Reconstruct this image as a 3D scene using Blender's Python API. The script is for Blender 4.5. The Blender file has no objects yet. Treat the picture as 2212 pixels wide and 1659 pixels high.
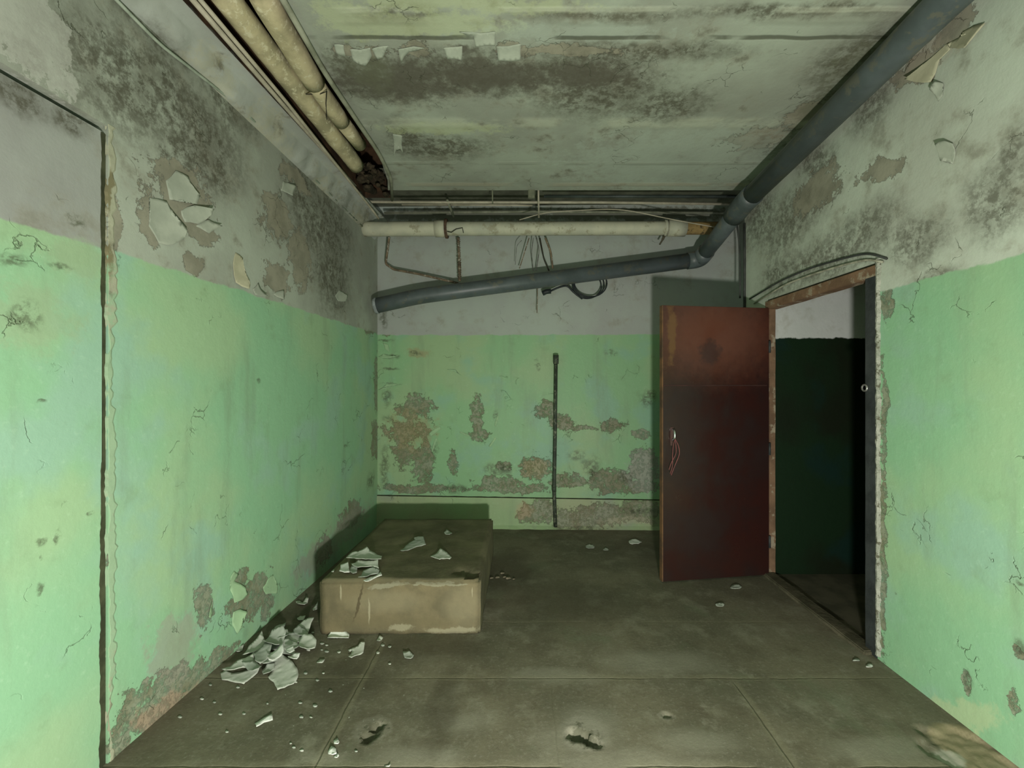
import bpy, bmesh, math, random
from mathutils import Vector, Matrix, noise as mnoise
random.seed(7)
H = 1.45                    # eye height in metres; the room is measured in multiples of it
F = 919.0                   # focal length in pixels of the 2212 px wide frame
VX, VY = 1125.0, 830.0      # where the depth lines meet
scn = bpy.context.scene
# ------------------------------------------------------------------ camera
cam_d = bpy.data.cameras.new('camera'); cam = bpy.data.objects.new('camera', cam_d)
scn.collection.objects.link(cam); scn.camera = cam
cam.location = (0, 0, H); cam.rotation_euler = (math.pi/2, 0, 0)
cam_d.sensor_width = 36; cam_d.lens = 36*F/2212
cam_d.shift_x = -(VX-1106)/2212; cam_d.shift_y = (VY-829.5)/2212
cam_d.clip_start = 0.02
# ------------------------------------------------------------------ light
wd = bpy.data.worlds.new('world'); scn.world = wd; wd.use_nodes = True
wd.node_tree.nodes['Background'].inputs[0].default_value = (0.93, 0.97, 0.96, 1)
wd.node_tree.nodes['Background'].inputs[1].default_value = 0.48
ld = bpy.data.lights.new('work_lamp_light', 'POINT'); ld.energy = 345; ld.color = (1, 0.97, 0.9)
ld.shadow_soft_size = 0.06
lo = bpy.data.objects.new('work_lamp_light', ld); scn.collection.objects.link(lo)
lo.location = (0.15*H, -0.05*H, 0.43*H)
scn.view_settings.view_transform = 'Standard'; scn.view_settings.look = 'None'
scn.view_settings.gamma = 1; scn.view_settings.exposure = -0.1
scn.view_settings.use_curve_mapping = False
# ------------------------------------------------------------------ measures
ZC = 2.117*H                # ceiling
XR = 1.3*H                  # right wall
def XL(Y): return (-1.005 - 0.0447*(3.0 - Y/H))*H          # left wall, a little splayed
YBL, YBR = 2.985*H, 2.935*H                                 # back wall depth at its two ends
def YB(X): return YBL + (YBR-YBL)*(X+1.0*H)/(2.5*H)
PT = 0.213*H                # top of the concrete plinth
def ray(x, y): return Vector(((x-VX)/F, 1.0, (VY-y)/F))
def hit(pl, x, y):
    d = ray(x, y)
    if pl == 'L':           # X = a + b Y
        a = (-1.005-0.0447*3.0)*H; b = 0.0447
        t = a/(d.x - b)
    elif pl == 'R': t = XR/d.x
    elif pl == 'B':
        k = (YBR-YBL)/(2.5*H); c = YBL + k*1.0*H
        t = c/(1 - k*d.x)
    elif pl == 'C': t = (ZC-H)/d.z
    elif pl == 'F': t = -H/d.z
    elif pl == 'P': t = (PT-H)/d.z
    elif isinstance(pl, tuple):
        if pl[0] == 'Y': t = pl[1]
        elif pl[0] == 'Z': t = (pl[1]-H)/d.z
        elif pl[0] == 'X': t = pl[1]/d.x
    return Vector((0, 0, H)) + d*t
NRM = {'L': Vector((1, -0.0447, 0)).normalized(), 'R': Vector((-1, 0, 0)), 'B': Vector((0, -1, 0)),
       'C': Vector((0, 0, -1)), 'F': Vector((0, 0, 1)), 'P': Vector((0, 0, 1))}
# ------------------------------------------------------------------ object helpers
def link(o): scn.collection.objects.link(o); return o
def tag(o, label=None, cat=None, group=None, kind=None):
    if label: o['label'] = label
    if cat: o['category'] = cat
    if group: o['group'] = group
    if kind: o['kind'] = kind
    return o
def empty(name, loc=(0, 0, 0)):
    o = bpy.data.objects.new(name, None); link(o); o.location = loc; o.empty_display_size = 0.05; return o
def obj(name, bm, mat, parent=None, smooth=False):
    me = bpy.data.meshes.new(name); bmesh.ops.recalc_face_normals(bm, faces=bm.faces)
    bm.to_mesh(me); bm.free()
    if mat: me.materials.append(mat)
    if smooth:
        for p in me.polygons: p.use_smooth = True
    o = bpy.data.objects.new(name, me); link(o)
    if parent:
        o.parent = parent
        if parent.type == 'EMPTY': o.matrix_parent_inverse = Matrix.Translation(-Vector(parent.location))
    return o
def rebase(o):              # origin of a one-mesh thing at its base
    me = o.data; n = len(me.vertices)
    c = sum((v.co for v in me.vertices), Vector())/n; c.z = min(v.co.z for v in me.vertices)
    me.transform(Matrix.Translation(-c)); o.location = c; return o
def box(bm, a, b):
    vs = [bm.verts.new((x, y, z)) for x in (a[0], b[0]) for y in (a[1], b[1]) for z in (a[2], b[2])]
    for f in ((0,1,3,2),(4,6,7,5),(0,4,5,1),(2,3,7,6),(0,2,6,4),(1,5,7,3)):
        bm.faces.new([vs[i] for i in f])
def quad(bm, *pts): return bm.faces.new([bm.verts.new(p) for p in pts])
def prism(bm, pts, dirv):
    a = [bm.verts.new(p) for p in pts]; b = [bm.verts.new(Vector(p)+Vector(dirv)) for p in pts]
    n = len(a); bm.faces.new(a); bm.faces.new(b[::-1])
    for i in range(n): bm.faces.new((a[i], a[(i+1) % n], b[(i+1) % n], b[i]))
def rough_box(a, b, seg=0.03, amp=0.004, bev=0.012, freq=9):
    bm = bmesh.new(); box(bm, a, b)
    bmesh.ops.bevel(bm, geom=bm.edges[:], offset=bev, segments=2, affect='EDGES')
    for _ in range(7):
        es = [e for e in bm.edges if e.calc_length() > seg*1.6]
        if not es: break
        bmesh.ops.subdivide_edges(bm, edges=es, cuts=1, use_grid_fill=True)
    bmesh.ops.triangulate(bm, faces=[f for f in bm.faces if len(f.verts) > 4])
    for v in bm.verts:
        p = v.co*freq
        v.co += Vector((mnoise.noise(p), mnoise.noise(p+Vector((9, 3, 1))), mnoise.noise(p+Vector((4, 8, 2)))))*amp
    return bm
def smooth_path(pts, r=0.03, n=5):
    pts = [Vector(p) for p in pts]; out = [pts[0]]
    for i in range(1, len(pts)-1):
        a, b, c = pts[i-1], pts[i], pts[i+1]
        d1 = (a-b); d2 = (c-b); k = min(r, d1.length*.45, d2.length*.45)
        p, q = b+d1.normalized()*k, b+d2.normalized()*k
        for j in range(n+1):
            t = j/n; out.append(p*(1-t)**2 + b*2*t*(1-t) + q*t*t)
    out.append(pts[-1]); return out
def tube(bm, pts, r, seg=10, caps=True, jit=0.0, wob=0.0):
    pts = [Vector(p) for p in pts]; n = len(pts); rings = []
    up = None
    for i, p in enumerate(pts):
        t = (pts[min(i+1, n-1)]-pts[max(i-1, 0)]).normalized()
        if up is None:
            up = Vector((0, 0, 1)) if abs(t.z) < .9 else Vector((1, 0, 0))
            up = (up - t*up.dot(t)).normalized()
        else: up = (up - t*up.dot(t)).normalized()
        s = t.cross(up); rr = r[min(i, len(r)-1)] if isinstance(r, (list, tuple)) else r
        rr *= 1+random.uniform(-jit, jit)
        c = p + (up*mnoise.noise(p*6)+s*mnoise.noise(p*6+Vector((5, 5, 5))))*wob
        rings.append([bm.verts.new(c+(up*math.cos(a)+s*math.sin(a))*rr) for a in [2*math.pi*k/seg for k in range(seg)]])
    for i in range(n-1):
        for k in range(seg):
            bm.faces.new((rings[i][k], rings[i][(k+1) % seg], rings[i+1][(k+1) % seg], rings[i+1][k]))
    if caps: bm.faces.new(rings[0][::-1]); bm.faces.new(rings[-1])
def dense(pts, step):
    out = []
    for a, b in zip(pts[:-1], pts[1:]):
        a, b = Vector(a), Vector(b); k = max(1, int((b-a).length/step))
        out += [a.lerp(b, j/k) for j in range(k)]
    return out + [Vector(pts[-1])]
def pipe(name, pts, r, mat, parent=None, seg=12, bend=0.03, jit=0, wob=0, step=None):
    bm = bmesh.new(); p = smooth_path(pts, bend) if len(pts) > 2 else [Vector(q) for q in pts]
    if step: p = dense(p, step)
    tube(bm, p, r, seg, True, jit, wob); return obj(name, bm, mat, parent, True)
# ------------------------------------------------------------------ node helpers
class NT:
    def __init__(s, name, rough=0.9, spec=0.25):
        s.m = bpy.data.materials.new(name); s.m.use_nodes = True; s.t = s.m.node_tree
        s.b = s.t.nodes['Principled BSDF']; s.b.inputs['Roughness'].default_value = rough
        s.b.inputs['Specular IOR Level'].default_value = spec
        s.co = s.t.nodes.new('ShaderNodeNewGeometry').outputs['Position']
    def n(s, k): return s.t.nodes.new(k)
    def l(s, a, sock):
        if isinstance(a, bpy.types.NodeSocket): s.t.links.new(a, sock)
        else: sock.default_value = a
    def noise(s, sc, det=4, ro=0.55, vec=None, dist=0.0, col=False):
        n = s.n('ShaderNodeTexNoise'); n.inputs['Scale'].default_value = sc; n.inputs['Detail'].default_value = det
        n.inputs['Roughness'].default_value = ro; n.inputs['Distortion'].default_value = dist
        s.l(vec or s.co, n.inputs['Vector']); return n.outputs['Color' if col else 'Fac']
    def mr(s, v, a, b, c=0.0, d=1.0, smooth=True):
        n = s.n('ShaderNodeMapRange'); n.interpolation_type = 'SMOOTHSTEP' if smooth else 'LINEAR'
        for i, x in enumerate((v, a, b, c, d)): s.l(x, n.inputs[i])
        return n.outputs[0]
    def m_(s, op, a, b=0.0):
        n = s.n('ShaderNodeMath'); n.operation = op; s.l(a, n.inputs[0]); s.l(b, n.inputs[1]); return n.outputs[0]
    def v_(s, op, a, b=(0, 0, 0)):
        n = s.n('ShaderNodeVectorMath'); n.operation = op; s.l(a, n.inputs[0]); s.l(b, n.inputs[1])
        return n.outputs['Value' if op == 'LENGTH' else 'Vector']
    def mix(s, f, a, b):
        n = s.n('ShaderNodeMix'); n.data_type = 'RGBA'; s.l(f, n.inputs[0])
        for x, i in ((a, 6), (b, 7)):
            s.l((*x, 1) if isinstance(x, tuple) and len(x) == 3 else x, n.inputs[i])
        return n.outputs[2]
    def warp(s, a1=0.12, s1=3.0, a2=0.05, s2=14.0):
        v = s.co
        for a, sc in ((a1, s1), (a2, s2)):
            c = s.v_('SUBTRACT', s.noise(sc, 3, .6, None, 0, True), (0.5, 0.5, 0.5))
            v = s.v_('ADD', v, s.v_('MULTIPLY', c, (a, a, a)))
        return v
    def ell(s, vec, c, r, rot=(0, 0, 0), lo=1.08, hi=0.92, rag=None):
        n = s.n('ShaderNodeMapping'); n.vector_type = 'TEXTURE'; s.l(vec, n.inputs[0])
        n.inputs['Location'].default_value = c; n.inputs['Rotation'].default_value = rot; n.inputs['Scale'].default_value = r
        L = s.v_('LENGTH', n.outputs[0])
        if rag is not None: L = s.m_('ADD', L, rag)
        return s.mr(L, lo, hi)
    def patches(s, vec, pl, lst, lo=1.06, hi=0.94, rag=None):
        """lst of (x, y, rx, ry[, degrees]) measured on plane pl"""
        out = None
        for q in lst:
            x, y, rx, ry = q[:4]; ang = math.radians(q[4]) if len(q) > 4 else 0
            p = hit(pl, x, y); a = hit(pl, x+rx, y) - p; b = hit(pl, x, y+ry) - p
            if pl in ('L', 'R'):
                r = (1.0, abs(a.y), abs(hit(pl, x, y+ry).z-p.z)); rot = (ang, 0, 0)
            elif pl == 'B' or (isinstance(pl, tuple) and pl[0] == 'Y'): r = (abs(a.x), 1.0, abs(b.z)); rot = (0, ang, 0)
            else: r = (abs(a.x), abs(b.y), 1.0); rot = (0, 0, ang)
            e = s.ell(vec, p, r, rot, lo, hi, rag)
            out = e if out is None else s.m_('MAXIMUM', out, e)
        return out
    def bump(s, h, st=0.5, d=0.01):
        n = s.n('ShaderNodeBump'); n.inputs['Strength'].default_value = st; n.inputs['Distance'].default_value = d
        s.l(h, n.inputs['Height']); s.t.links.new(n.outputs[0], s.b.inputs['Normal'])
    def out(s, col): s.l(col if isinstance(col, bpy.types.NodeSocket) else (*col, 1), s.b.inputs['Base Color']); return s.m
def simple(name, c1, c2=None, sc=8, rough=0.8, spec=0.3, bump=0.3, bd=0.004, metal=0, c3=None, s3=30):
    t = NT(name, rough, spec); t.b.inputs['Metallic'].default_value = metal
    n = t.noise(sc, 6, .6); c = t.mix(t.mr(n, .35, .65), c1, c2 or tuple(x*.7 for x in c1))
    if c3: c = t.mix(t.mr(t.noise(s3, 5, .7), .54, .62), c, c3)
    t.bump(t.noise(sc*4, 5, .65), bump, bd); return t.out(c)

WHITE1, WHITE2 = (.36, .40, .33), (.28, .30, .25)
PLASTER, PLASTER2 = (.27, .255, .19), (.20, .19, .14)
MOULD = (.068, .064, .042)
GREEN1, GREEN2, GREEN3 = (.245, .45, .27), (.30, .455, .265), (.265, .44, .32)
def wall_mat(name, pl, dado=None, peels=(), moulds=(), smudges=(), tints=(), gpeels=(), greens=(GREEN1, GREEN2, GREEN3),
             whites=(WHITE1, WHITE2), speck=0.5, extra=None, warp=(.12, 3, .05, 14), rough=.8, crack=True, mould_str=.92, gfine=.18):
    t = NT(name, rough, .25); W = t.warp(*warp)
    big = t.noise(1.7, 5, .6); mid = t.noise(6, 7, .65); fine = t.noise(38, 6, .7)
    rag = t.m_('MULTIPLY', t.m_('SUBTRACT', t.noise(13, 8, .75), .5), 3.2)
    col = t.mix(t.mr(big, .35, .65), whites[0], whites[1])
    col = t.mix(t.m_('MULTIPLY', t.mr(mid, .5, .68), .35), col, PLASTER)
    ms = t.m_('MULTIPLY', t.mr(mid, .56, .72), speck)
    if moulds:
        mm = t.patches(W, pl, moulds, 1.45, .35, t.m_('MULTIPLY', rag, .35))
        tex = t.mr(t.noise(17, 9, .78), .36, .56); tex = t.m_('MAXIMUM', t.m_('MULTIPLY', tex, .95), t.mr(t.noise(5, 5, .6), .4, .6, .18, .6))
        ms = t.m_('MAXIMUM', ms, t.m_('MULTIPLY', mm, t.m_('MULTIPLY', tex, mould_str)))
    ms = t.m_('MULTIPLY', ms, t.mr(fine, .3, .55, .55, 1))
    col = t.mix(ms, col, MOULD)
    hgt = t.m_('MULTIPLY', t.noise(10, 8, .65), .35)
    pmask = None
    if peels:
        pmask = t.patches(W, pl, peels, 1.06, .94, rag); pc = t.mix(t.mr(mid, .4, .6), PLASTER, PLASTER2)
        col = t.mix(t.m_('MULTIPLY', pmask, .85), col, pc)
        hgt = t.m_('SUBTRACT', hgt, t.m_('MULTIPLY', pmask, .5))
    if dado is not None:
        sep = t.n('ShaderNodeSeparateXYZ'); t.l(t.co, sep.inputs[0])
        z = t.m_('ADD', sep.outputs[2], t.m_('MULTIPLY', t.m_('SUBTRACT', t.noise(9, 5, .6), .5), .05))
        dm = t.mr(z, dado+.006, dado-.006)
        g = t.mix(t.mr(t.noise(1.3, 4, .5, W), .42, .62), greens[0], greens[1])
        g = t.mix(t.mr(t.noise(2.1, 4, .55), .5, .66), g, greens[2])
        g = t.mix(t.m_('MULTIPLY', t.mr(fine, .55, .75), gfine), g, (.5, .7, .5))
        if gfine: sv = t.v_('MULTIPLY', t.co, (3.0, 3.0, .45)); stk = t.noise(2.2, 6, .65, sv)
        if gfine: g = t.mix(t.m_('MULTIPLY', t.mr(stk, .5, .72), .38), g, tuple(x*.62 for x in (.30, .40, .26)))
        if gfine: g = t.mix(t.m_('MULTIPLY', t.mr(mid, .55, .75), .30), g, (.17, .24, .13))
        if gpeels:
            gp = t.patches(W, pl, gpeels, 1.06, .94, rag)
            gc = t.mix(t.mr(mid, .42, .58), (.25, .26, .19), (.20, .18, .12)); gc = t.mix(t.mr(fine, .5, .7), gc, (.13, .14, .09))
            gp = t.m_('MULTIPLY', gp, t.mr(t.noise(30, 8, .75), .36, .52, .25, 1)); g = t.mix(t.m_('MULTIPLY', gp, .88), g, gc)
            hgt = t.m_('SUBTRACT', hgt, t.m_('MULTIPLY', t.m_('MULTIPLY', gp, dm), .6))
        col = t.mix(dm, col, g)
        t.l(t.mr(dm, 0, 1, .92, .48), t.b.inputs['Roughness'])
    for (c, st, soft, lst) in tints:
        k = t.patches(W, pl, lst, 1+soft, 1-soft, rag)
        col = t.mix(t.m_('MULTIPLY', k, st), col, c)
    if smudges:
        k = t.patches(W, pl, smudges, 1.25, .6, rag); k = t.m_('MULTIPLY', k, t.mr(t.noise(26, 6, .7), .38, .6))
        col = t.mix(t.m_('MULTIPLY', k, .75), col, (.075, .085, .05))
    if crack:
        v = t.n('ShaderNodeTexVoronoi'); v.feature = 'DISTANCE_TO_EDGE'; v.inputs['Scale'].default_value = 6
        t.l(t.warp(.25, 4, .06, 20), v.inputs['Vector'])
        ck = t.m_('MULTIPLY', t.mr(v.outputs['Distance'], .016, .004), t.mr(t.noise(3.5, 4, .6), .57, .66))
        col = t.mix(t.m_('MULTIPLY', ck, .5), col, (.07, .08, .045)); hgt = t.m_('SUBTRACT', hgt, t.m_('MULTIPLY', ck, .5))
    if extra: col, hgt = extra(t, col, hgt, W)
    hgt = t.m_('ADD', hgt, t.m_('MULTIPLY', fine, .12))
    t.bump(hgt, .7, .012); return t.out(col)
# ================================================================== MATERIALS OF THE SHELL
DADO = 1.345*H
m_left = wall_mat('wall_left_paint', 'L', DADO+.015,
    peels=[(395, 420, 60, 60), (330, 470, 30, 60), (600, 470, 30, 50), (600, 600, 26, 34), (440, 500, 24, 30), (640, 390, 30, 20), (650, 560, 22, 60), (420, 570, 18, 20), (250, 500, 14, 60)],
    moulds=[(300, 180, 170, 120, 20), (430, 290, 100, 110), (500, 200, 60, 90), (700, 480, 60, 90), (660, 420, 40, 90), (720, 600, 36, 80), (60, 120, 50, 30), (600, 480, 20, 46), (330, 60, 90, 60), (470, 370, 40, 60), (400, 330, 60, 60)],
    gpeels=[(800, 700, 14, 20), (810, 950, 8, 40), (760, 1110, 22, 24), (815, 830, 6, 60), (545, 1285, 38, 42), (520, 1250, 18, 22), (575, 1300, 16, 36), (440, 1320, 16, 50), (395, 1470, 90, 36, -28), (330, 1520, 70, 36, -28), (470, 1430, 40, 20), (260, 1600, 22, 60), (240, 1165, 9, 26), (236, 1200, 8, 20), (285, 1500, 14, 20), (700, 1190, 16, 30)],
    smudges=[(50, 690, 50, 40), (130, 575, 24, 8), (85, 1170, 12, 10), (115, 1165, 8, 14), (160, 470, 26, 12), (60, 640, 60, 20), (30, 560, 40, 20), (750, 960, 5, 6), (560, 820, 4, 8), (800, 1040, 8, 20)],
    tints=[((.46, .47, .42), .55, .03, [(60, 60, 95, 110, 20)]),
           ((.30, .42, .26), .5, .3, [(60, 650, 120, 100)]),
           ((.30, .30, .24), .6, .25, [(380, 1400, 40, 80, 20), (760, 1130, 40, 30), (690, 1200, 40, 30)]),
           ((.37, .27, .19), .7, .2, [(370, 1520, 60, 26, -28)])], speck=.4)
m_panel = wall_mat('bricked_up_opening_paint', 'L', DADO+.012, moulds=[(60, 210, 60, 40), (160, 260, 40, 30)],
    smudges=[(50, 690, 40, 30), (130, 575, 24, 8), (85, 1170, 12, 10), (115, 1165, 8, 14), (160, 470, 26, 12), (30, 560, 40, 20), (83, 1210, 5, 10), (95, 1275, 6, 12), (190, 1120, 9, 6), (85, 870, 14, 5)],
    tints=[((.29, .39, .24), .6, .4, [(50, 690, 110, 60), (180, 560, 60, 40)])], speck=.22,
    whites=((.30, .32, .29), (.26, .27, .25)))
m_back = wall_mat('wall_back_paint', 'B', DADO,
    gpeels=[(895, 880, 36, 26), (880, 930, 46, 22), (870, 970, 26, 34), (915, 1000, 22, 46), (1030, 900, 14, 40), (1035, 940, 20, 12), (1180, 885, 24, 20), (1210, 910, 36, 18, 30), (1250, 927, 34, 6), (1325, 920, 26, 15), (1155, 1010, 34, 24), (1080, 1040, 46, 12), (1100, 1056, 90, 9), (900, 1055, 80, 9), (1320, 1040, 50, 26), (1390, 1010, 30, 40), (1085, 1008, 18, 8), (980, 1000, 10, 26), (835, 700, 14, 20), (1230, 1040, 40, 16), (1370, 1050, 50, 14), (1385, 940, 22, 8)],
    smudges=[(835, 735, 22, 4), (842, 798, 18, 4), (838, 905, 12, 7), (828, 690, 10, 24), (1160, 790, 5, 16), (1240, 985, 20, 12), (1275, 1010, 22, 26), (1350, 1030, 16, 12), (1075, 1015, 30, 14), (1320, 762, 14, 6), (845, 770, 20, 5), (845, 830, 20, 3), (900, 765, 14, 6), (835, 860, 14, 20), (1400, 860, 20, 20), (940, 970, 8, 20), (830, 1010, 10, 50), (985, 1055, 30, 10), (1070, 900, 6, 14)],
    tints=[((.12, .12, .08), .75, .3, [(1000, 463, 260, 14), (1380, 463, 260, 14)]), ((.30, .25, .13), .55, .35, [(890, 930, 50, 40), (1155, 1010, 26, 20), (905, 765, 20, 10)]), ((.33, .35, .31), .5, .2, [(1390, 1020, 40, 44)])],  # first tint paints the white pipe's shadow as a dark band
    greens=((.225, .405, .215), (.275, .40, .22), (.22, .39, .265)), whites=((.355, .40, .355), (.33, .35, .325)), speck=.12, warp=(.10, 3.5, .06, 16))
def right_extra(t, col, hgt, W): return col, hgt
m_right = wall_mat('wall_right_paint', 'R', DADO-.01,
    peels=[(1980, 150, 60, 30, 30), (1900, 370, 50, 22, 20), (1760, 420, 60, 40), (2060, 60, 50, 30)],
    moulds=[(1700, 480, 90, 70), (1780, 560, 140, 60), (2150, 430, 90, 90), (1690, 590, 60, 50), (1870, 500, 90, 60), (1980, 520, 70, 60), (1880, 230, 50, 60, 30), (1760, 350, 50, 40, 30), (2190, 330, 40, 60), (1640, 470, 40, 70), (2010, 600, 60, 20)],
    gpeels=[(2090, 1470, 12, 26), (2190, 1405, 12, 12), (1905, 1200, 8, 200), (1908, 900, 7, 120), (2200, 1520, 14, 26), (1912, 660, 14, 34)],
    smudges=[(2195, 1395, 14, 14), (2095, 1470, 12, 26), (2195, 1270, 10, 8), (1935, 1288, 5, 5)],
    tints=[((.38, .47, .27), .7, .35, [(2060, 1540, 120, 26, -36)]), ((.40, .36, .27), .5, .25, [(2000, 130, 60, 40, 30)])],
    greens=((.23, .43, .25), (.28, .44, .25), (.25, .42, .30)), whites=((.46, .52, .43), (.40, .43, .36)), speck=.35, mould_str=.8)
def ceil_extra(t, col, hgt, W):
    sep = t.n('ShaderNodeSeparateXYZ'); t.l(t.co, sep.inputs[0])
    wy = t.m_('ADD', sep.outputs[1], t.m_('MULTIPLY', t.m_('SUBTRACT', t.noise(4, 4, .6), .5), .03))
    for yy, w, c, st in ((1.372, .012, (.07, .075, .05), .8), (1.27, .015, (.44, .46, .36), .45), (1.82, .05, (.43, .46, .35), .5), (1.30, .03, (.2, .2, .15), .25), (2.15, .02, (.2, .2, .15), .2), (2.38, .03, (.36, .33, .24), .5)):
        k = t.mr(t.m_('ABSOLUTE', t.m_('SUBTRACT', wy, yy*H)), w*H, w*H*.3)
        k = t.m_('MULTIPLY', k, t.mr(t.noise(3.1, 4, .6), .38, .55))
        col = t.mix(t.m_('MULTIPLY', k, st), col, c); hgt = t.m_('ADD', hgt, t.m_('MULTIPLY', k, -.4 if c[0] < .1 else .3))
    return col, hgt
m_ceil = wall_mat('ceiling_plaster', 'C', None,
    peels=[(1100, 108, 30, 14), (780, 110, 60, 12), (900, 112, 40, 12), (1230, 110, 110, 12), (1640, 300, 60, 24), (1750, 250, 50, 26)],
    moulds=[(830, 180, 130, 44), (1000, 160, 200, 44), (1130, 170, 160, 40), (760, 150, 60, 50), (1250, 150, 160, 40), (860, 30, 90, 20), (950, 320, 120, 26), (1850, 130, 90, 60), (1780, 230, 60, 70), (1400, 110, 220, 22), (1700, 320, 60, 30), (1300, 200, 160, 60), (1440, 230, 100, 40), (1700, 30, 260, 16), (1300, 30, 160, 16), (880, 300, 40, 40)],
    tints=[((.085, .08, .06), .85, .5, [(860, 175, 130, 42), (1060, 165, 150, 36), (1260, 165, 110, 30), (1000, 110, 30, 8)]), ((.12, .13, .08), .5, .5, [(1860, 140, 60, 50), (1780, 230, 40, 50), (800, 150, 40, 40)]), ((.40, .45, .26), .5, .3, [(900, 60, 200, 24), (760, 40, 70, 40), (1000, 10, 260, 20), (960, 280, 120, 12)]),
           ((.38, .45, .38), .35, .3, [(1500, 350, 260, 50), (1250, 70, 180, 22)])],
    whites=((.32, .36, .29), (.25, .27, .22)), extra=ceil_extra, speck=.6, rough=.95)
m_slab = simple('ceiling_edge', (.13, .14, .10), (.08, .085, .06), 7)
def floor_mat():
    t = NT('concrete_floor', .72, .3); W = t.warp(.10, 4, .04, 18)
    big = t.noise(1.5, 5, .6); mid = t.noise(5, 7, .65); fine = t.noise(60, 6, .75)
    col = t.mix(t.mr(big, .38, .62), (.155, .142, .094), (.108, .102, .067))
    col = t.mix(t.m_('MULTIPLY', t.mr(mid, .5, .7), .55), col, (.24, .235, .17))
    col = t.mix(t.m_('MULTIPLY', t.mr(fine, .52, .7), .5), col, (.27, .26, .21))
    col = t.mix(t.m_('MULTIPLY', t.mr(fine, .44, .3), .55), col, (.05, .047, .03))
    col = t.mix(t.m_('MULTIPLY', t.mr(t.noise(2.3, 4, .6), .56, .68), .3), col, (.12, .155, .09))
    col = t.mix(t.m_('MULTIPLY', t.mr(t.noise(3.3, 8, .75), .48, .66), .55), col, (.085, .072, .045))
    col = t.mix(t.m_('MULTIPLY', t.mr(t.noise(9, 8, .78, W), .54, .68), .45), col, (.25, .24, .18))
    lite = t.patches(W, 'F', [(1270, 1560, 60, 40), (1240, 1600, 90, 40), (1430, 1430, 120, 26), (900, 1640, 100, 30), (1350, 1650, 200, 40), (1000, 1560, 60, 26), (1900, 1620, 120, 30), (1500, 1600, 90, 30), (1200, 1460, 100, 16), (700, 1640, 60, 14)], 1.5, .3)
    col = t.mix(t.m_('MULTIPLY', lite, .45), col, (.27, .265, .20))
    dk = t.patches(W, 'F', [(960, 1520, 34, 110), (900, 1400, 110, 36), (650, 1330, 50, 60), (750, 1470, 90, 50), (1100, 1230, 60, 60), (1000, 1400, 60, 30), (1220, 1300, 120, 60), (1500, 1190, 140, 40), (1050, 1240, 50, 12)], 1.4, .4)
    col = t.mix(t.m_('MULTIPLY', dk, .5), col, (.05, .042, .025))
    br = t.patches(W, 'F', [(2080, 1600, 60, 44), (2140, 1640, 60, 40)], 1.2, .9)
    col = t.mix(t.m_('MULTIPLY', br, .6), col, (.31, .26, .15))
    col = t.mix(t.m_('MULTIPLY', t.patches(W, 'F', [(2050, 1630, 36, 22)], 1.2, .8), .7), col, (.42, .41, .34))
    pit = t.patches(W, 'F', [(806, 1582, 24, 18), (1262, 1592, 32, 22)], 1.2, .7, t.m_('MULTIPLY', t.m_('SUBTRACT', t.noise(30, 8, .75), .5), 3))
    rim = t.patches(W, 'F', [(806, 1576, 38, 30), (1262, 1585, 50, 38), (1440, 1545, 18, 10)], 1.2, .9)
    col = t.mix(t.m_('MULTIPLY', rim, .2), col, (.33, .32, .26)); col = t.mix(t.m_('MULTIPLY', pit, .7), col, (.06, .062, .035))
    sep = t.n('ShaderNodeSeparateXYZ'); t.l(t.co, sep.inputs[0])
    wob = t.m_('MULTIPLY', t.m_('SUBTRACT', t.noise(6, 4, .6), .5), .02)
    X = t.m_('ADD', sep.outputs[0], wob); Y = t.m_('ADD', sep.outputs[1], wob)
    def band(v, c, w): return t.mr(t.m_('ABSOLUTE', t.m_('SUBTRACT', v, c)), w, w*.3)
    hgt = t.m_('MULTIPLY', mid, .4)
    brk = t.mr(t.noise(2.4, 4, .6), .40, .55)
    near = t.mr(sep.outputs[1], 1.45*H, 1.40*H)
    for v, c, gate in ((Y, 1.447*H, None), (Y, 1.112*H, None), (Y, 1.785*H, 'b'), (X, -.54*H, 'n2'), (X, .715*H, 'n'), (X, .10*H, 'f')):
        g = brk
        if gate == 'n': g = near
        if gate == 'n2': g = t.mr(sep.outputs[1], 1.7*H, 1.6*H)
        if gate == 'f': g = t.m_('MULTIPLY', near, .25)
        if gate == 'b': g = t.m_('MULTIPLY', brk, .5)
        wide = t.m_('MULTIPLY', band(v, c+.006, .03), g); thin = t.m_('MULTIPLY', band(v, c, .005), g)
        col = t.mix(t.m_('MULTIPLY', wide, .2), col, (.30, .285, .18)); col = t.mix(t.m_('MULTIPLY', thin, .55), col, (.055, .05, .03))
        hgt = t.m_('SUBTRACT', hgt, t.m_('MULTIPLY', thin, .5))
    chips = t.mr(t.noise(45, 2, .5), .73, .76); chips = t.m_('MULTIPLY', chips, t.patches(W, 'F', [(640, 1500, 240, 120)], 1.4, .5))
    col = t.mix(t.m_('MULTIPLY', chips, .85), col, (.5, .52, .45))
    hgt = t.m_('ADD', hgt, t.m_('MULTIPLY', fine, .3)); t.bump(hgt, .6, .008)
    return t.out(col)
m_floor = floor_mat()
m_base = wall_mat('baseboard_plaster', 'B', 10, greens=((.27, .38, .20), (.30, .34, .20), (.26, .30, .22)),
    gpeels=[(1300, 1110, 110, 22), (1160, 1105, 40, 22), (1240, 1125, 60, 12), (1380, 1100, 40, 26)],
    tints=[((.40, .30, .18), .5, .3, [(1130, 1100, 18, 16)]), ((.36, .35, .24), .6, .3, [(1360, 1125, 60, 8)])],
    smudges=[(1380, 1103, 40, 8), (1250, 1140, 60, 6)], speck=.3)
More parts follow.
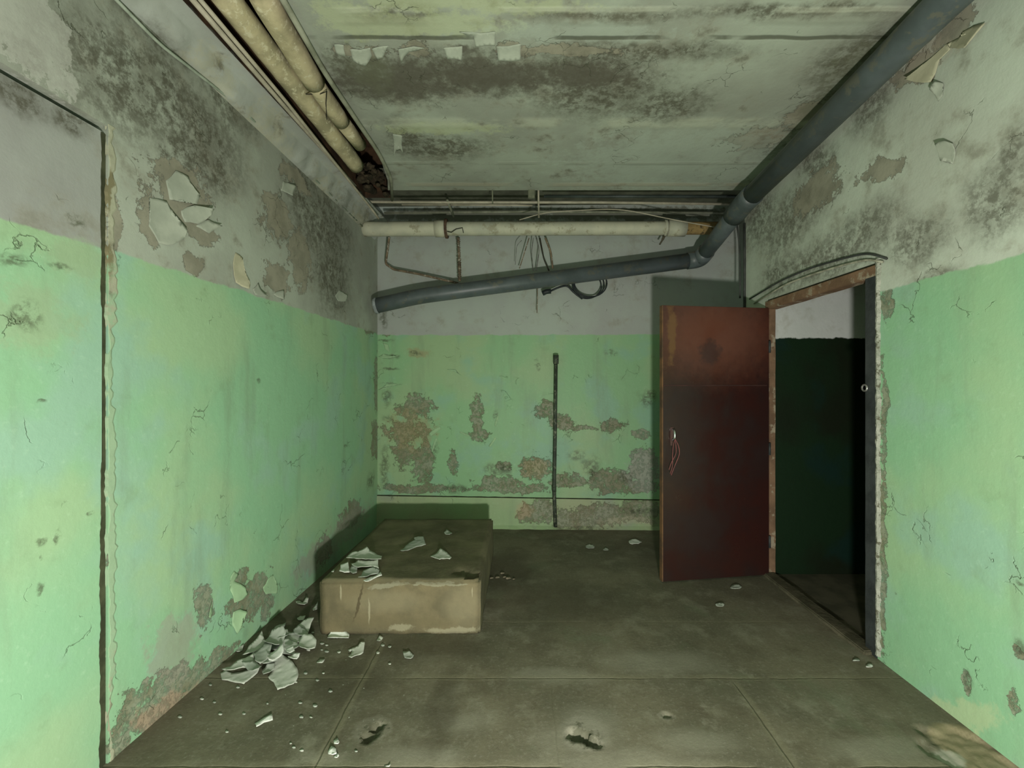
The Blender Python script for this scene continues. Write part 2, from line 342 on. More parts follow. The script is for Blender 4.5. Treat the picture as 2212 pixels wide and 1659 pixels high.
# ================================================================== SHELL
YE = 2.45*H; YF = -1.6*H; ZR = 2.245*H
def grid_face(bm, fn, nu, nv):
    g = [[bm.verts.new(fn(i/nu, j/nv)) for j in range(nv+1)] for i in range(nu+1)]
    for i in range(nu):
        for j in range(nv): bm.faces.new((g[i][j], g[i+1][j], g[i+1][j+1], g[i][j+1]))
# floor, a fine grid with the two pits and the broken corner sunk into it
pits = [(hit('F', 800, 1590), .040, .024, 50, .03), (hit('F', 812, 1572), .034, .02, 40, .025), (hit('F', 1250, 1588), .05, .03, -20, .035), (hit('F', 1275, 1602), .045, .022, -30, .03),
        (hit('F', 1440, 1545), .02, .015, 0, .01)]
brkc = hit('F', 2085, 1625)
bm = bmesh.new()
def fl(u, v):
    X = -1.25*H + 2.62*H*u; Y = YF + (3.05*H-YF)*v; z = 0.0
    for c, rx, ry, a, d in pits:
        ca, sa = math.cos(math.radians(a)), math.sin(math.radians(a)); dx, dy = X-c.x, Y-c.y
        q = math.hypot((dx*ca+dy*sa)/rx, (-dx*sa+dy*ca)/ry) + .5*mnoise.noise(Vector((X*38, Y*38, 0)))
        if q < 1: z -= d*(1-q*q)**.5
        elif q < 1.5: z += .004*(1.5-q)
    q = math.hypot((X-brkc.x)/.16, (Y-brkc.y)/.13) + .3*mnoise.noise(Vector((X*14, Y*14, 3)))
    if q < 1: z -= .014*min(1, (1-q)*6)+.006*mnoise.noise(Vector((X*40, Y*40, 1)))
    z += .0015*mnoise.noise(Vector((X*5, Y*5, 0)))
    return (X, Y, z)
grid_face(bm, fl, 330, 560)
tag(obj('floor', bm, m_floor, None, True), 'worn brown-grey concrete slab floor with seams and pits', kind='structure')
# left wall: solid round the bricked-up opening
po = hit('L', 226, 275); YO = po.y; ZO = po.z     # the corner of the bricked-up opening
bm = bmesh.new()
def LW(Y, Z, off=0): return Vector((XL(Y), Y, Z)) + NRM['L']*off
ZT = 2.06*H
for (y0, y1, z0, z1) in ((YO+.012, 3.1*H, 0, ZT), (YF, YO+.012, ZO+.012, ZT)):
    bm2 = None
    prism(bm, [LW(y0, z0), LW(y1, z0), LW(y1, z1), LW(y0, z1)], NRM['L']*-.15)
wl = tag(obj('wall_left', bm, m_left), 'mouldy peeling left wall, green below and off-white above', kind='structure')
bm = bmesh.new()
prism(bm, [LW(YF, 0, -.006), LW(YO-.009, 0, -.006), LW(YO-.005, ZO*.5, -.006), LW(YO-.003, ZO-.018, -.006), LW(YF, ZO-.018, -.006)], NRM['L']*-.14)
tag(obj('trim_1', bm, m_panel), 'bricked-up opening in the left wall, outlined by a dark crack', kind='structure')
# dark strip standing in for shade in the crack right of the opening
bm = bmesh.new(); prev = None
for i in range(181):
    Z = (ZO-.02)*i/180; k = (.35 if 1.15 < Z < 1.75 else 1.0)*(1.25 if Z < .9 else .8)
    y0 = YO-.003-k*(.008+.006*mnoise.noise(Vector((Z*8, 0, 0)))+.003*mnoise.noise(Vector((Z*45, 0, 0))))
    ring = [bm.verts.new(LW(y0, Z, -.0045)), bm.verts.new(LW(YO+.014, Z, -.009))]
    if prev: bm.faces.new((prev[0], prev[1], ring[1], ring[0]))
    prev = ring
obj('crack_shade', bm, simple('crack_shade', (.035, .04, .02), (.07, .075, .04), 14, .95), bpy.data.objects['trim_1'])
# the ragged edge of plaster beside the crack
m_edge = wall_mat('crack_edge_plaster', 'L', None, whites=((.36, .37, .27), (.29, .30, .20)), speck=.9, crack=False,
    tints=[((.15, .13, .06), .8, .3, [(226, 560, 12, 50), (232, 420, 8, 60), (226, 460, 6, 40)]), ((.27, .41, .26), .85, .3, [(235, 900, 40, 260), (235, 1200, 40, 300)])])
bm = bmesh.new(); n = 150; prev = None
for i in range(n+1):
    Z = .0 + (ZO+.02)*i/n
    w1 = .010+.006*max(0, 1-Z)+.012*mnoise.noise(Vector((0, 7, Z*9)))+.006*mnoise.noise(Vector((0, 1, Z*40)))
    w2 = .042+.034*mnoise.noise(Vector((3, 2, Z*3)))+random.uniform(-.005, .005)+.016*mnoise.noise(Vector((0, 1, Z*25)))
    ring = [bm.verts.new(LW(YO+w1, Z, -.01)), bm.verts.new(LW(YO+w1+.004, Z, .003)), bm.verts.new(LW(YO+w2-.01, Z, .003+.002*mnoise.noise(Vector((Z*20, 0, 0))))), bm.verts.new(LW(YO+w2, Z, -.001))]
    if prev:
        for k in range(3): bm.faces.new((prev[k], prev[k+1], ring[k+1], ring[k]))
    prev = ring
obj('plaster_edge', bm, m_edge, wl)
# back wall
bm = bmesh.new()
prism(bm, [(-1.2*H, YB(-1.2*H), 0), (2.0*H, YB(2.0*H), 0), (2.0*H, YB(2.0*H), ZR+.1), (-1.2*H, YB(-1.2*H), ZR+.1)], (0, .15, 0))
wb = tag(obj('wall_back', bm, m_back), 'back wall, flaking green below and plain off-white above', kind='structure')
# baseboard along the back wall: its top edge drops a little to the right
bm = bmesh.new()
pa, pb = hit('B', 815, 1070), hit('B', 1600, 1083); n = 60; prev = None
for i in range(n+1):
    u = i/n; X = pa.x-.02+(pb.x+.4-pa.x)*u; zt = pa.z+(pb.z-pa.z)*(X-pa.x)/(pb.x-pa.x); y = YB(X)
    b = .004*mnoise.noise(Vector((X*8, 0, 0)))
    ring = [bm.verts.new(p) for p in ((X, y+.01, zt), (X, y-.014+b, zt-.002), (X, y-.020+b, zt-.02), (X, y-.024+b, .03), (X, y-.05+b*4, 0), (X, y+.01, 0))]
    if prev:
        for k in range(6): bm.faces.new((prev[k], prev[(k+1) % 6], ring[(k+1) % 6], ring[k]))
    prev = ring
tag(obj('baseboard_back', bm, m_base), 'low plaster skirting along the back wall under a dark crack', kind='structure')
bm = bmesh.new(); prev = None
for i in range(n+1):
    u = i/n; X = pa.x-.02+(pb.x+.4-pa.x)*u; zt = pa.z+(pb.z-pa.z)*(X-pa.x)/(pb.x-pa.x); y = YB(X)
    w = .005+.004*mnoise.noise(Vector((X*14, 3, 0)))
    ring = [bm.verts.new(p) for p in ((X, y+.004, zt+w+.002), (X, y-.004, zt+w), (X, y-.016, zt-.001), (X, y+.004, zt-.003))]
    if prev:
        for k in range(4): bm.faces.new((prev[k], prev[(k+1) % 4], ring[(k+1) % 4], ring[k]))
    prev = ring
obj('open_joint', bm, simple('joint_shade', (.02, .025, .012), (.04, .045, .02), 20, .95), bpy.data.objects['baseboard_back'])  # dark strip above the skirting, shade of the crack given as colour
# right wall with the door opening
YD0, YD1 = 1.60*H, 2.235*H; ZD = 1.415*H; TW = .11
YW0, YW1 = YD0-.05*H, YD1+.03*H; ZW = ZD+.03*H
bm = bmesh.new()
box(bm, (XR, YF, 0), (XR+TW, YW0, ZR)); box(bm, (XR, YW0, ZW), (XR+TW, YD1, ZR)); 
box(bm, (XR, YD1+.012, 0), (XR+TW+.9*H, 2.47*H, ZR))      # stub that ends the partition
box(bm, (XR, YD1, ZW), (XR+TW, YD1+.012, ZR))
wr = tag(obj('wall_right', bm, m_right), 'right wall with the doorway, mouldy white above green', kind='structure')
# ceiling, with a long slot over the left side and a raised strip at the back
m_slot = simple('rusty_brown_boards', (.085, .05, .027), (.035, .024, .016), 5, .9, .1, .6, .01)
XS0a, XS0b = -.985*H, -.93*H; XS1 = -.69*H; YS = 2.55*H
bm = bmesh.new()
ring_r = [(XS1, YF), (XS1, 2.08*H), (-.73*H, 2.33*H), (-.765*H, 2.45*H)]
quad(bm, *[(x, y, ZC) for x, y in ((XS1, YF), (XR+.02, YF), (XR+.02, YE), (-.765*H, YE), (-.73*H, 2.33*H), (XS1, 2.08*H))][::1])
ce = obj('ceiling', bm, m_ceil); tag(ce, 'mouldy ceiling of wide panels with peeling seams', kind='structure')
bm = bmesh.new()
quad(bm, (-.765*H, YE, ZC), (1.9*H, YE, ZC), (1.9*H, YE, ZR), (-.765*H, YE, ZR))
quad(bm, (-1.2*H, YE, ZR), (1.9*H, YE, ZR), (1.9*H, 3.1*H, ZR), (-1.2*H, 3.1*H, ZR))
obj('raised_strip', bm, m_slab, ce)
bm = bmesh.new()
ZS = ZC+.30*H
def vwall(bm, pts, z0, z1):
    for (a, b) in zip(pts[:-1], pts[1:]): quad(bm, (*a, z0), (*b, z0), (*b, z1), (*a, z1))
pr = [(XS1, YF), (XS1, 2.08*H), (-.73*H, 2.33*H), (-.765*H, YE), (-.775*H, YS), (-.93*H, YS), (XS0b, 2.63*H) if False else (XS0a+(XS0b-XS0a)*1.35/1.43, YS), (XS0a, 1.2*H), (XS0a, YF)]
vwall(bm, pr, ZC, ZS)
quad(bm, *[(x, y, ZS) for x, y in pr])
obj('pipe_slot', bm, m_slot, ce)
# soffit between slot and wall and the bumpy plaster cove
m_soffit = wall_mat('soffit_plaster', 'C', None, whites=((.36, .39, .35), (.29, .31, .27)), speck=.9, crack=False,
    moulds=[(360, 90, 40, 50), (330, 40, 50, 50), (470, 200, 50, 40), (560, 290, 40, 40), (640, 350, 40, 30), (700, 410, 50, 30), (760, 450, 40, 20)],
    tints=[((.36, .35, .24), .5, .4, [(430, 130, 60, 50), (540, 250, 60, 50), (660, 370, 50, 30), (730, 440, 50, 20)])])
bm = bmesh.new(); n = 240; prev = None
for i in range(n+1):
    Y = YF + (2.93*H-YF)*i/n; xs = XS0a + (XS0b-XS0a)*(Y-1.2*H)/(1.43*H) if Y > 1.2*H else XS0a
    xw = XL(Y)
    bmp = lambda k, s=.030: s*mnoise.noise(Vector((k*3.1, Y*11, k)))+s*.5*mnoise.noise(Vector((k, Y*30, k)))
    g = xs-xw
    zl = (2.045-.042*min(1.1, max(-.2, (Y/H-1.14)/1.56)))*H
    prof = [(xw-.01, zl-.005*H), (xw+.01, zl), (xw+.2*g+bmp(1), max(2.03*H, zl+.01*H)+bmp(2)), (xw+.38*g+bmp(3), 2.065*H+bmp(4)), (xw+.5*g+bmp(5, .008), 2.10*H+bmp(6, .006)),
            (xw+.58*g, 2.112*H), (xs, ZC-.004), (xs, ZC+.02), (xw-.05, ZC+.03)]
    ring = [bm.verts.new((x, Y, z)) for x, z in prof]
    if prev:
        for k in range(len(ring)-1): bm.faces.new((prev[k], prev[k+1], ring[k+1], ring[k]))
    prev = ring
tag(obj('trim_2', bm, m_soffit, None, True), 'lumpy plaster cove between left wall and ceiling', kind='structure')
# passage beyond the door
YP = YD1+.006; DP = H+(VY-730)/F*YP
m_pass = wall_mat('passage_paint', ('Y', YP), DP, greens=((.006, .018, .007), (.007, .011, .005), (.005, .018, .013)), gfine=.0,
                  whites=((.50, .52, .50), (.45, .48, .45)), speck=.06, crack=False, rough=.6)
bm = bmesh.new()
box(bm, (XR+.02, YP, 0), (XR+TW+1.0*H, YP+.006, 2.3*H))
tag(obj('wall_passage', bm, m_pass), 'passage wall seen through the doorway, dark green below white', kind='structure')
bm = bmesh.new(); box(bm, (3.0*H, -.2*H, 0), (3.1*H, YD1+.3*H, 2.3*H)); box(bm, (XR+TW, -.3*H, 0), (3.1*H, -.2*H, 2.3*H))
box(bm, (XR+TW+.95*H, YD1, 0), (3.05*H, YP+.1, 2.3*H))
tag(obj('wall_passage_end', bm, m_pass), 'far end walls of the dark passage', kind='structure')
bm = bmesh.new(); box(bm, (XR+.03, -.3*H, 2.2*H), (3.1*H, YP+.1, 2.25*H))
tag(obj('ceiling_passage', bm, m_slab), 'ceiling of the passage', kind='structure')
m_pfloor = simple('passage_floor', (.085, .08, .05), (.05, .05, .03), 6, .8)
bm = bmesh.new(); box(bm, (XR+.06, -.3*H, -.05), (3.1*H, YP+.01, .0))
tag(obj('floor_passage', bm, m_pfloor), 'dark concrete floor of the passage beyond the door', kind='structure')
# ================================================================== DOOR FRAME AND DOOR
m_frame = simple('frame_wood', (.20, .125, .075), (.12, .075, .045), 6, .75, .2, .5, .006, c3=(.28, .24, .17), s3=9)
m_framed = simple('frame_dark_paint', (.040, .046, .046), (.022, .026, .026), 8, .6, .3, .5, .006)
fr = empty('trim_3', (XR, (YD0+YD1)/2, 0)); tag(fr, 'wooden door frame set in the right wall', kind='structure')
def rb(name, a, b, mat, par, amp=.002, bev=.004, seg=.05): return obj(name, rough_box(a, b, seg, amp, bev), mat, par)
rb('jamb', (XR-.008, YD0-.05*H, 0), (XR+.07, YD0+.002, ZD), m_framed, fr).__setitem__('label', 'near jamb painted dark grey')
rb('jamb', (XR-.004, YD1-.012, 0), (XR+.05, YD1+.005, ZD-.01), m_frame, fr).__setitem__('label', 'far jamb with hinges, bare brown')
rb('head_beam', (XR-.010, YD0-.05*H, ZD-.022*H), (XR+.07, YD1+.02*H, ZD+.022*H), m_frame, fr)
m_thr = simple('threshold_wood', (.11, .10, .065), (.06, .058, .035), 7, .9, .15, .6, .01)
rb('threshold', (XR-.035*H, YD0-.03*H, -.005), (XR+.04, YD1, .016*H), m_thr, fr, .004, .006, .03)
bm = bmesh.new(); tube(bm, [(XR-.012, YD0-.018*H, z) for z in (1.0*H-.03, 1.0*H-.02)], .012, 8); 
# strike loop on the near jamb
bm.free(); bm = bmesh.new(); c = Vector((XR-.012, YD0-.002, H-.02))
tube(bm, [c+Vector((0, .017*math.cos(a), .017*math.sin(a))) for a in [2*math.pi*k/16 for k in range(17)]], .005, 8)
m_metal = simple('dull_metal', (.42, .42, .40), (.25, .25, .23), 20, .4, .5, .2, .001, .8)
obj('latch_ring', bm, m_metal, fr, True)
# broken plaster round the frame
bm = bmesh.new(); n = 160; prev = None
m_brk = simple('broken_plaster', (.44, .45, .38), (.30, .32, .26), 14, .95, .1, .9, .02, c3=(.14, .14, .10), s3=22)
for i in range(n+1):
    Z = .02+(ZD+.04)*i/n; w = .020+.012*mnoise.noise(Vector((Z*10, 0, 5)))+.010*mnoise.noise(Vector((Z*36, 2, 5)))
    y0 = YD0-.05*H
    ring = [bm.verts.new(p) for p in ((XR-.010-.004*mnoise.noise(Vector((Z*30, 0, 0))), y0+.002, Z), (XR-.014, y0-w*.5, Z), (XR+.002, y0-w, Z), (XR+.01, y0, Z))]
    if prev:
        for k in range(3): bm.faces.new((prev[k], prev[k+1], ring[k+1], ring[k]))
    prev = ring
obj('broken_plaster_edge', bm, m_brk, wr)
# door leaf, open parallel to the back wall
def door_mat():
    t = NT('dark_red_brown_paint', .33, .5); W = t.warp(.05, 5, .02, 30); pl = ('Y', 2.15*H)
    n = t.noise(3, 6, .6); col = t.mix(t.mr(n, .35, .65), (.030, .010, .008), (.017, .007, .006))
    rg = t.m_('MULTIPLY', t.m_('SUBTRACT', t.noise(16, 8, .75), .5), 2.8)
    up = t.patches(W, pl, [(1550, 720, 150, 90)], 1.6, .2, t.m_('MULTIPLY', rg, .3)); col = t.mix(t.m_('MULTIPLY', up, .8), col, (.125, .046, .028))  # redder upper leaf: reflected light put into the paint colour
    st = t.patches(W, pl, [(1450, 725, 10, 60)], 1.3, .6, rg); col = t.mix(t.m_('MULTIPLY', st, .7), col, (.13, .07, .025))
    sm = t.patches(W, pl, [(1537, 760, 20, 24)], 1.4, .6, rg); col = t.mix(t.m_('MULTIPLY', sm, .7), col, (.03, .017, .016))
    rub = t.mr(t.noise(40, 5, .7), .66, .74); col = t.mix(t.m_('MULTIPLY', rub, .3), col, (.10, .075, .06))
    t.l(t.mr(n, .3, .7, .25, .5), t.b.inputs['Roughness'])
    t.bump(t.m_('ADD', t.noise(9, 4, .5), t.m_('MULTIPLY', t.noise(70, 4, .6), .2)), .25, .004); return t.out(col)
m_door = door_mat()
hx, hy = XR-.01, 2.215*H; fx, fy = .713*H, 2.135*H
dv = Vector((fx-hx, fy-hy, 0)); DW = dv.length; du = dv.normalized(); dn = Vector((du.y, -du.x, 0))
if dn.y > 0: dn = -dn
DT = .04; DH = 1.397*H-.012
dm = Matrix(((du.x, dn.x, 0, hx), (du.y, dn.y, 0, hy), (0, 0, 1, .012), (0, 0, 0, 1)))
def dbox(bm, a, b): # local door space: u along the leaf, v towards the camera
    b2 = bmesh.new(); box(b2, a, b); bmesh.ops.transform(b2, matrix=dm, verts=b2.verts)
    me = bpy.data.meshes.new('t'); b2.to_mesh(me); b2.free(); bm.from_mesh(me); bpy.data.meshes.remove(me)
bm = bmesh.new(); dbox(bm, (0, -DT, 0), (DW, 0, DH)); bmesh.ops.bevel(bm, geom=bm.edges[:], offset=.003, segments=2, affect='EDGES')
door = obj('door_1', bm, m_door); tag(door, 'dark red-brown wooden door standing open by the right wall', 'door', kind='structure')
def dp(u, v, z): return dm @ Vector((u, v, z))
m_orange = simple('bare_edge_wood', (.16, .085, .04), (.07, .045, .03), 9, .7, .2, .4)
bm = bmesh.new(); dbox(bm, (DW-.004, -DT-.001, .0), (DW+.005, -.002, DH)); obj('edge_strip', bm, m_orange, door)
bm = bmesh.new(); dbox(bm, (.02, -.001, 1.425), (DW-.004, .0035, 1.433)); obj('panel_joint', bm, simple('joint_line', (.05, .022, .018), None, 9, .6), door)
# handle plate, lever and keys' cord
hu = DW-.07; bz = H-(945-VY)/F*2.14*H-.012
bm = bmesh.new(); dbox(bm, (hu-.012, 0, bz-.06), (hu+.012, .004, bz+.075)); bmesh.ops.bevel(bm, geom=bm.edges[:], offset=.002, segments=1, affect='EDGES')
hp = obj('handle_plate', bm, simple('plate_brown', (.10, .05, .045), None, 9, .35, .5), door)
bm = bmesh.new(); tube(bm, smooth_path([dp(hu, 0, bz+.062), dp(hu, .04, bz+.055), dp(hu, .045, bz+.02), dp(hu, .04, bz-.012), dp(hu, 0, bz-.02)], .02), .008, 10)
obj('pull_handle', bm, simple('worn_chrome', (.75, .75, .75), (.5, .5, .5), 20, .18, .6, .1, .001, 1.0), hp, True)
m_cord = simple('dull_red_cord', (.22, .07, .065), (.15, .05, .05), 30, .6)
cd = empty('tied_cord', dp(hu, .02, bz-.25)); tag(cd, 'thin dull red cord looped and hanging from the door handle', 'cord')
bm = bmesh.new(); top = dp(hu, .047, bz-.005)
for k, (wx, L) in enumerate(((.035, .21), (-.02, .20), (.008, .17))):
    tube(bm, smooth_path([top, top+du*-wx*.8+Vector((0, 0, -.05)), top+du*-wx+Vector((0, 0, -.11)), top+du*(.01+.01*k)+Vector((0, 0, -L)), top+du*(.03+.008*k)+Vector((0, 0, -L-.05))], .05), .0028, 6)
obj('cord', bm, m_cord, cd, True)
bm = bmesh.new()
for z in (.25, .95, 1.72):
    tube(bm, [dp(.0, .006, z-.045), dp(.0, .006, z+.045)], .008, 8)
    obj('hinge', bm, m_metal if False else m_framed, door, True); bm = bmesh.new()
bm.free()
# ================================================================== CONCRETE PLINTH
def plinth_mat():
    t = NT('plinth_concrete', .85, .2); W = t.warp(.06, 5, .03, 20); pl = ('Y', 1.702*H)
    mid = t.noise(7, 7, .65); fine = t.noise(50, 6, .7); rg = t.m_('MULTIPLY', t.m_('SUBTRACT', t.noise(22, 8, .75), .5), 2.6)
    geo = t.n('ShaderNodeNewGeometry'); sp = t.n('ShaderNodeSeparateXYZ'); t.l(geo.outputs['Position'], sp.inputs[0])
    yy = t.m_('ADD', sp.outputs[1], t.m_('MULTIPLY', t.m_('SUBTRACT', mid, .5), .03))
    front = t.mr(yy, 1.702*H+.030, 1.702*H+.004)
    side = t.mix(t.mr(mid, .36, .66), (.165, .138, .078), (.115, .10, .058))
    side = t.mix(t.m_('MULTIPLY', t.patches(W, pl, [(1000, 1310, 46, 50), (830, 1300, 90, 26)], 1.3, .4), .5), side, (.22, .195, .12))
    side = t.mix(t.m_('MULTIPLY', t.patches(W, pl, [(850, 1345, 160, 14)], 1.3, .5), .55), side, (.13, .11, .06))
    side = t.mix(t.m_('MULTIPLY', t.patches(W, pl, [(985, 1362, 60, 7), (865, 1355, 26, 8)], 1.2, .7, rg), .75), side, (.27, .25, .165))
    side = t.mix(t.m_('MULTIPLY', t.patches(t.warp(.02, 9, .005, 40), pl, [(736, 1280, 2, 16), (797, 1320, 2, 26), (1020, 1280, 1, 10)], 1.3, .7), .5), side, (.4, .37, .25))
    side = t.mix(t.m_('MULTIPLY', t.patches(t.warp(.03, 9, .02, 40), pl, [(775, 1300, 2.5, 40, 14)], 1.3, .7), .8), side, (.07, .055, .03))
    side = t.mix(t.m_('MULTIPLY', t.patches(t.warp(.03, 9, .03, 25), pl, [(830, 1266, 36, 6, -8), (940, 1262, 60, 3)], 1.2, .8, rg), .7), side, (.25, .24, .165))
    top = t.mix(t.mr(t.noise(2.5, 6, .6), .38, .62), (.17, .155, .09), (.11, .10, .06))
    top = t.mix(t.m_('MULTIPLY', t.mr(fine, .5, .7), .4), top, (.19, .175, .12))
    col = t.mix(front, top, side); t.bump(t.m_('ADD', mid, t.m_('MULTIPLY', fine, .4)), .6, .008); return t.out(col)
bm = rough_box((-.806*H, 1.702*H, -.01), (-.162*H, 2.497*H, PT), .022, .006, .014, 8)
pc = hit('P', 1020, 1243); pc2 = hit('P', 1000, 1235)
for v in bm.verts:
    if v.co.z > PT-.03:
        for c, rx, ry, d in ((pc, .045, .05, .05), (pc2, .06, .04, .03)):
            q = math.hypot((v.co.x-c.x)/rx, (v.co.y-c.y)/ry)
            if q < 1: v.co.z -= d*(1-q*q)
pl_o = obj('concrete_plinth', bm, plinth_mat(), None, True)
rebase(pl_o); tag(pl_o, 'low rectangular concrete plinth by the left wall with a beige front', 'plinth')
# ================================================================== PIPES
m_grey = simple('grey_plastic_pipe', (.085, .105, .108), (.06, .075, .075), 5, .42, .4, .15, .002, c3=(.10, .105, .085), s3=12)
dr = empty('drain_pipe', hit(('Y', 2.8*H), 1160, 610))
tag(dr, 'long dark grey drain pipe crossing the back wall and right ceiling edge', 'pipe')
rP = .050*H
A = hit(('Y', 2.80*H), 815, 660); A2 = hit(('Y', 2.79*H), 905, 640); B1 = hit(('Y', 2.78*H), 1512, 560)
Cc = hit(('Y', 2.27*H), 1606, 440); D = hit(('Y', 1.172*H), 2046, 0); E_ = D+(D-Cc)*.2; E_.z = D.z+.005
pipe('pipe_run', [A, A2, B1], rP, m_grey, dr, 20, .12)
pipe('elbow', [B1+(A2-B1).normalized()*.12, B1, B1+(Cc-B1).normalized()*.13], rP*1.10, m_grey, dr, 20, .07)
pipe('pipe_run', [B1, Cc], rP*.97, m_grey, dr, 20)
pipe('elbow', [Cc+(B1-Cc).normalized()*.16, Cc, Cc+(D-Cc).normalized()*.14], rP*1.12, m_grey, dr, 20, .06)
pipe('pipe_run', [Cc, D, E_], rP, m_grey, dr, 20)
for k in (.42, .8):
    q = Cc.lerp(D, k)
    m = (D-Cc).normalized()
    if k == .42: pass
# end collar of white plaster where it meets the left wall
pipe('wall_collar', [A+Vector((.004, 0, .0)), A+Vector((-.022, 0, -.004))], rP*1.08, simple('pale_grout', (.30, .34, .34), (.18, .2, .2), 20, .8), dr, 16)
# white lagged pipe on the back wall
m_white = simple('cream_painted_pipe', (.47, .47, .35), (.38, .39, .30), 6, .6, .3, .3, .004, c3=(.30, .29, .20), s3=7)
YW = 2.76*H; hp_ = empty('white_pipe', hit(('Y', YW), 1130, 500)); tag(hp_, 'thick cream-white pipe running level across the top of the back wall', 'pipe')
def pw(x, y, Y=YW): return hit(('Y', Y), x, y)
rW = 15.5/F*YW
pipe('pipe_run', [pw(782, 495), pw(960, 494)], rW, m_white, hp_, 16, step=.06, jit=.01)
pipe('pipe_run', [pw(960, 494), pw(1440, 493)], rW*.95, m_white, hp_, 16, step=.06, jit=.008)
pipe('socket', [pw(940, 494), pw(966, 494)], rW*1.14, m_white, hp_, 16)
pipe('socket', [pw(1443, 493), pw(1480, 493.5)], rW*1.10, m_white, hp_, 16)
pipe('clamp', [pw(962, 494), pw(967, 494)], rW*1.32, simple('rust_dark', (.12, .075, .045), (.05, .035, .025), 20, .9), hp_, 16)
pipe('clamp', [pw(1434, 493), pw(1439, 493)], rW*1.15, m_white, hp_, 16)
pipe('bare_end', [pw(1478, 493), pw(1562, 493)], rW*.86, simple('ochre_rust', (.27, .19, .075), (.17, .12, .06), 9, .85, .2, .5, .006, c3=(.08, .06, .03), s3=16), hp_, 16)
bm = bmesh.new()
tube(bm, [pw(966, 500, YW-.07), pw(975, 502, YW-.075), pw(985, 495, YW-.075), pw(999, 492, YW-.075), pw(1001, 503, YW-.07)], .004, 6)
obj('torn_seam', bm, simple('torn_dark', (.03, .03, .02)), hp_)
pipe('drip_stub', [pw(1436, 508), pw(1430, 520), pw(1425, 528)], [.012, .012, .008], simple('grime', (.10, .09, .06)), hp_, 8, .01)
# thin painted pipes above it
m_thin = simple('thin_painted_pipe', (.40, .37, .28), (.29, .27, .20), 9, .6, .3, .3, .003)
m_thing = simple('thin_green_grey_pipe', (.26, .27, .20), (.15, .16, .11), 8, .7)
def thing_pipe(name, label, pts, r, mat, bend=.04, cat='pipe', seg=10, **k):
    o = pipe(name, pts, r, mat, None, seg, bend, **k); rebase(o); tag(o, label, cat); return o
def pc_(x, y, z=ZC-.03): return hit(('Z', z), x, y)
YT = 2.62*H
thing_pipe('service_pipe', 'thin cream pipe along the left edge of the ceiling slot, turning right across the back',
    [pc_(395, -25), pc_(600, 213), hit(('Y', 2.66*H), 797, 436), hit(('Y', YT), 960, 437), hit(('Y', YT), 1290, 437), hit(('Y', YT), 1590, 441)], .012, m_thin)
thing_pipe('service_pipe', 'second thin cream pipe beside the ceiling slot, ending at the left back corner',
    [pc_(412, -25, ZC-.02), pc_(615, 216, ZC-.02), hit(('Y', 2.6*H), 800, 448), hit(('Y', 2.68*H), 818, 472)], .010, m_thin)
thing_pipe('service_pipe', 'grey-cream pipe on the right edge of the ceiling slot, bending at its end',
    [pc_(600, -20), pc_(700, 155), hit(('Z', ZC-.03), 778, 272), hit(('Z', ZC-.03), 818, 330), hit(('Z', ZC-.03), 845, 385), hit(('Y', 2.6*H), 847, 432)], .013, m_thing, .10)
thing_pipe('service_pipe', 'thin grey pipe just below the cream one above the back wall',
    [hit(('Y', 2.86*H), 830, 460), hit(('Y', 2.86*H), 1160, 457), hit(('Y', 2.86*H), 1575, 460)], .012, m_thing)
thing_pipe('service_pipe', 'short thin cream pipe above the white pipe at the left back corner',
    [hit(('Y', 2.7*H), 868, 442), hit(('Y', 2.7*H), 1120, 443), hit(('Y', 2.72*H), 1150, 444)], .008, m_thin)
thing_pipe('service_pipe', 'dark pipe tucked under the end of the ceiling, right half',
    [hit(('Y', 2.56*H), 1175, 424), hit(('Y', 2.56*H), 1595, 424)], .013, simple('dark_pipe', (.05, .065, .06), (.03, .04, .035), 8, .5))
# battens between ceiling and wall
m_bat = simple('batten_grime', (.17, .18, .12), (.10, .11, .075), 9, .9)
for i, (x, y0, y1, w, lab) in enumerate(((1148, 404, 428, .055, 'squarish dark bracket on the ceiling end above the wires'), (1064, 406, 440, .010, 'narrow dark hanger strap on the ceiling end, left of the squarish bracket'))):
    a = hit(('Y', YE-.004), x, y0); b = hit(('Y', YE-.004), x, y1)
    bm = bmesh.new(); box(bm, (a.x-w/2, YE-.012, b.z), (a.x+w/2, YE+.01, a.z)); o = obj('pipe_bracket', bm, m_bat); rebase(o); tag(o, lab, 'bracket')
a = hit(('Y', 2.6*H), 966, 432); b = hit(('Y', 2.85*H), 980, 468)
o = thing_pipe('pipe_hanger', 'short pale hanger rod above the white pipe', [a, b], .011, m_thing, cat='hanger')
o = thing_pipe('pipe_hanger', 'vertical rod hanging from the dark bracket to the white pipe', [hit(('Y', 2.5*H), 1163, 406), hit(('Y', 2.64*H), 1164, 470)], .008, m_thin, cat='hanger')
# lagged pipes inside the slot
m_lag = simple('lagged_pipe_buff', (.46, .41, .25), (.27, .25, .15), 6, .85, .2, .5, .008, c3=(.52, .49, .33), s3=25)
ZL = ZC+.045*H
def ps(x, y, z=ZL): return hit(('Z', z), x, y)
sp_ = empty('lagged_pipe', ps(630, 190)); tag(sp_, 'buff lagged pipe in the ceiling slot, left and longer of the two', 'pipe')
pipe('lagging', [ps(477, -20), ps(640, 190), ps(770, 358)], .040*H, m_lag, sp_, 16, .05, step=.07, jit=.02, wob=.004)
s2 = empty('lagged_pipe', ps(680, 160)); tag(s2, 'buff lagged pipe in the ceiling slot, right one with a torn open end', 'pipe')
pipe('lagging', [ps(560, -20), ps(678, 178)], .041*H, m_lag, s2, 16, .05, step=.07, jit=.02, wob=.004)
pipe('lagging', [ps(676, 175), ps(738, 262)], .036*H, m_lag, s2, 16, .05, step=.07, jit=.02)
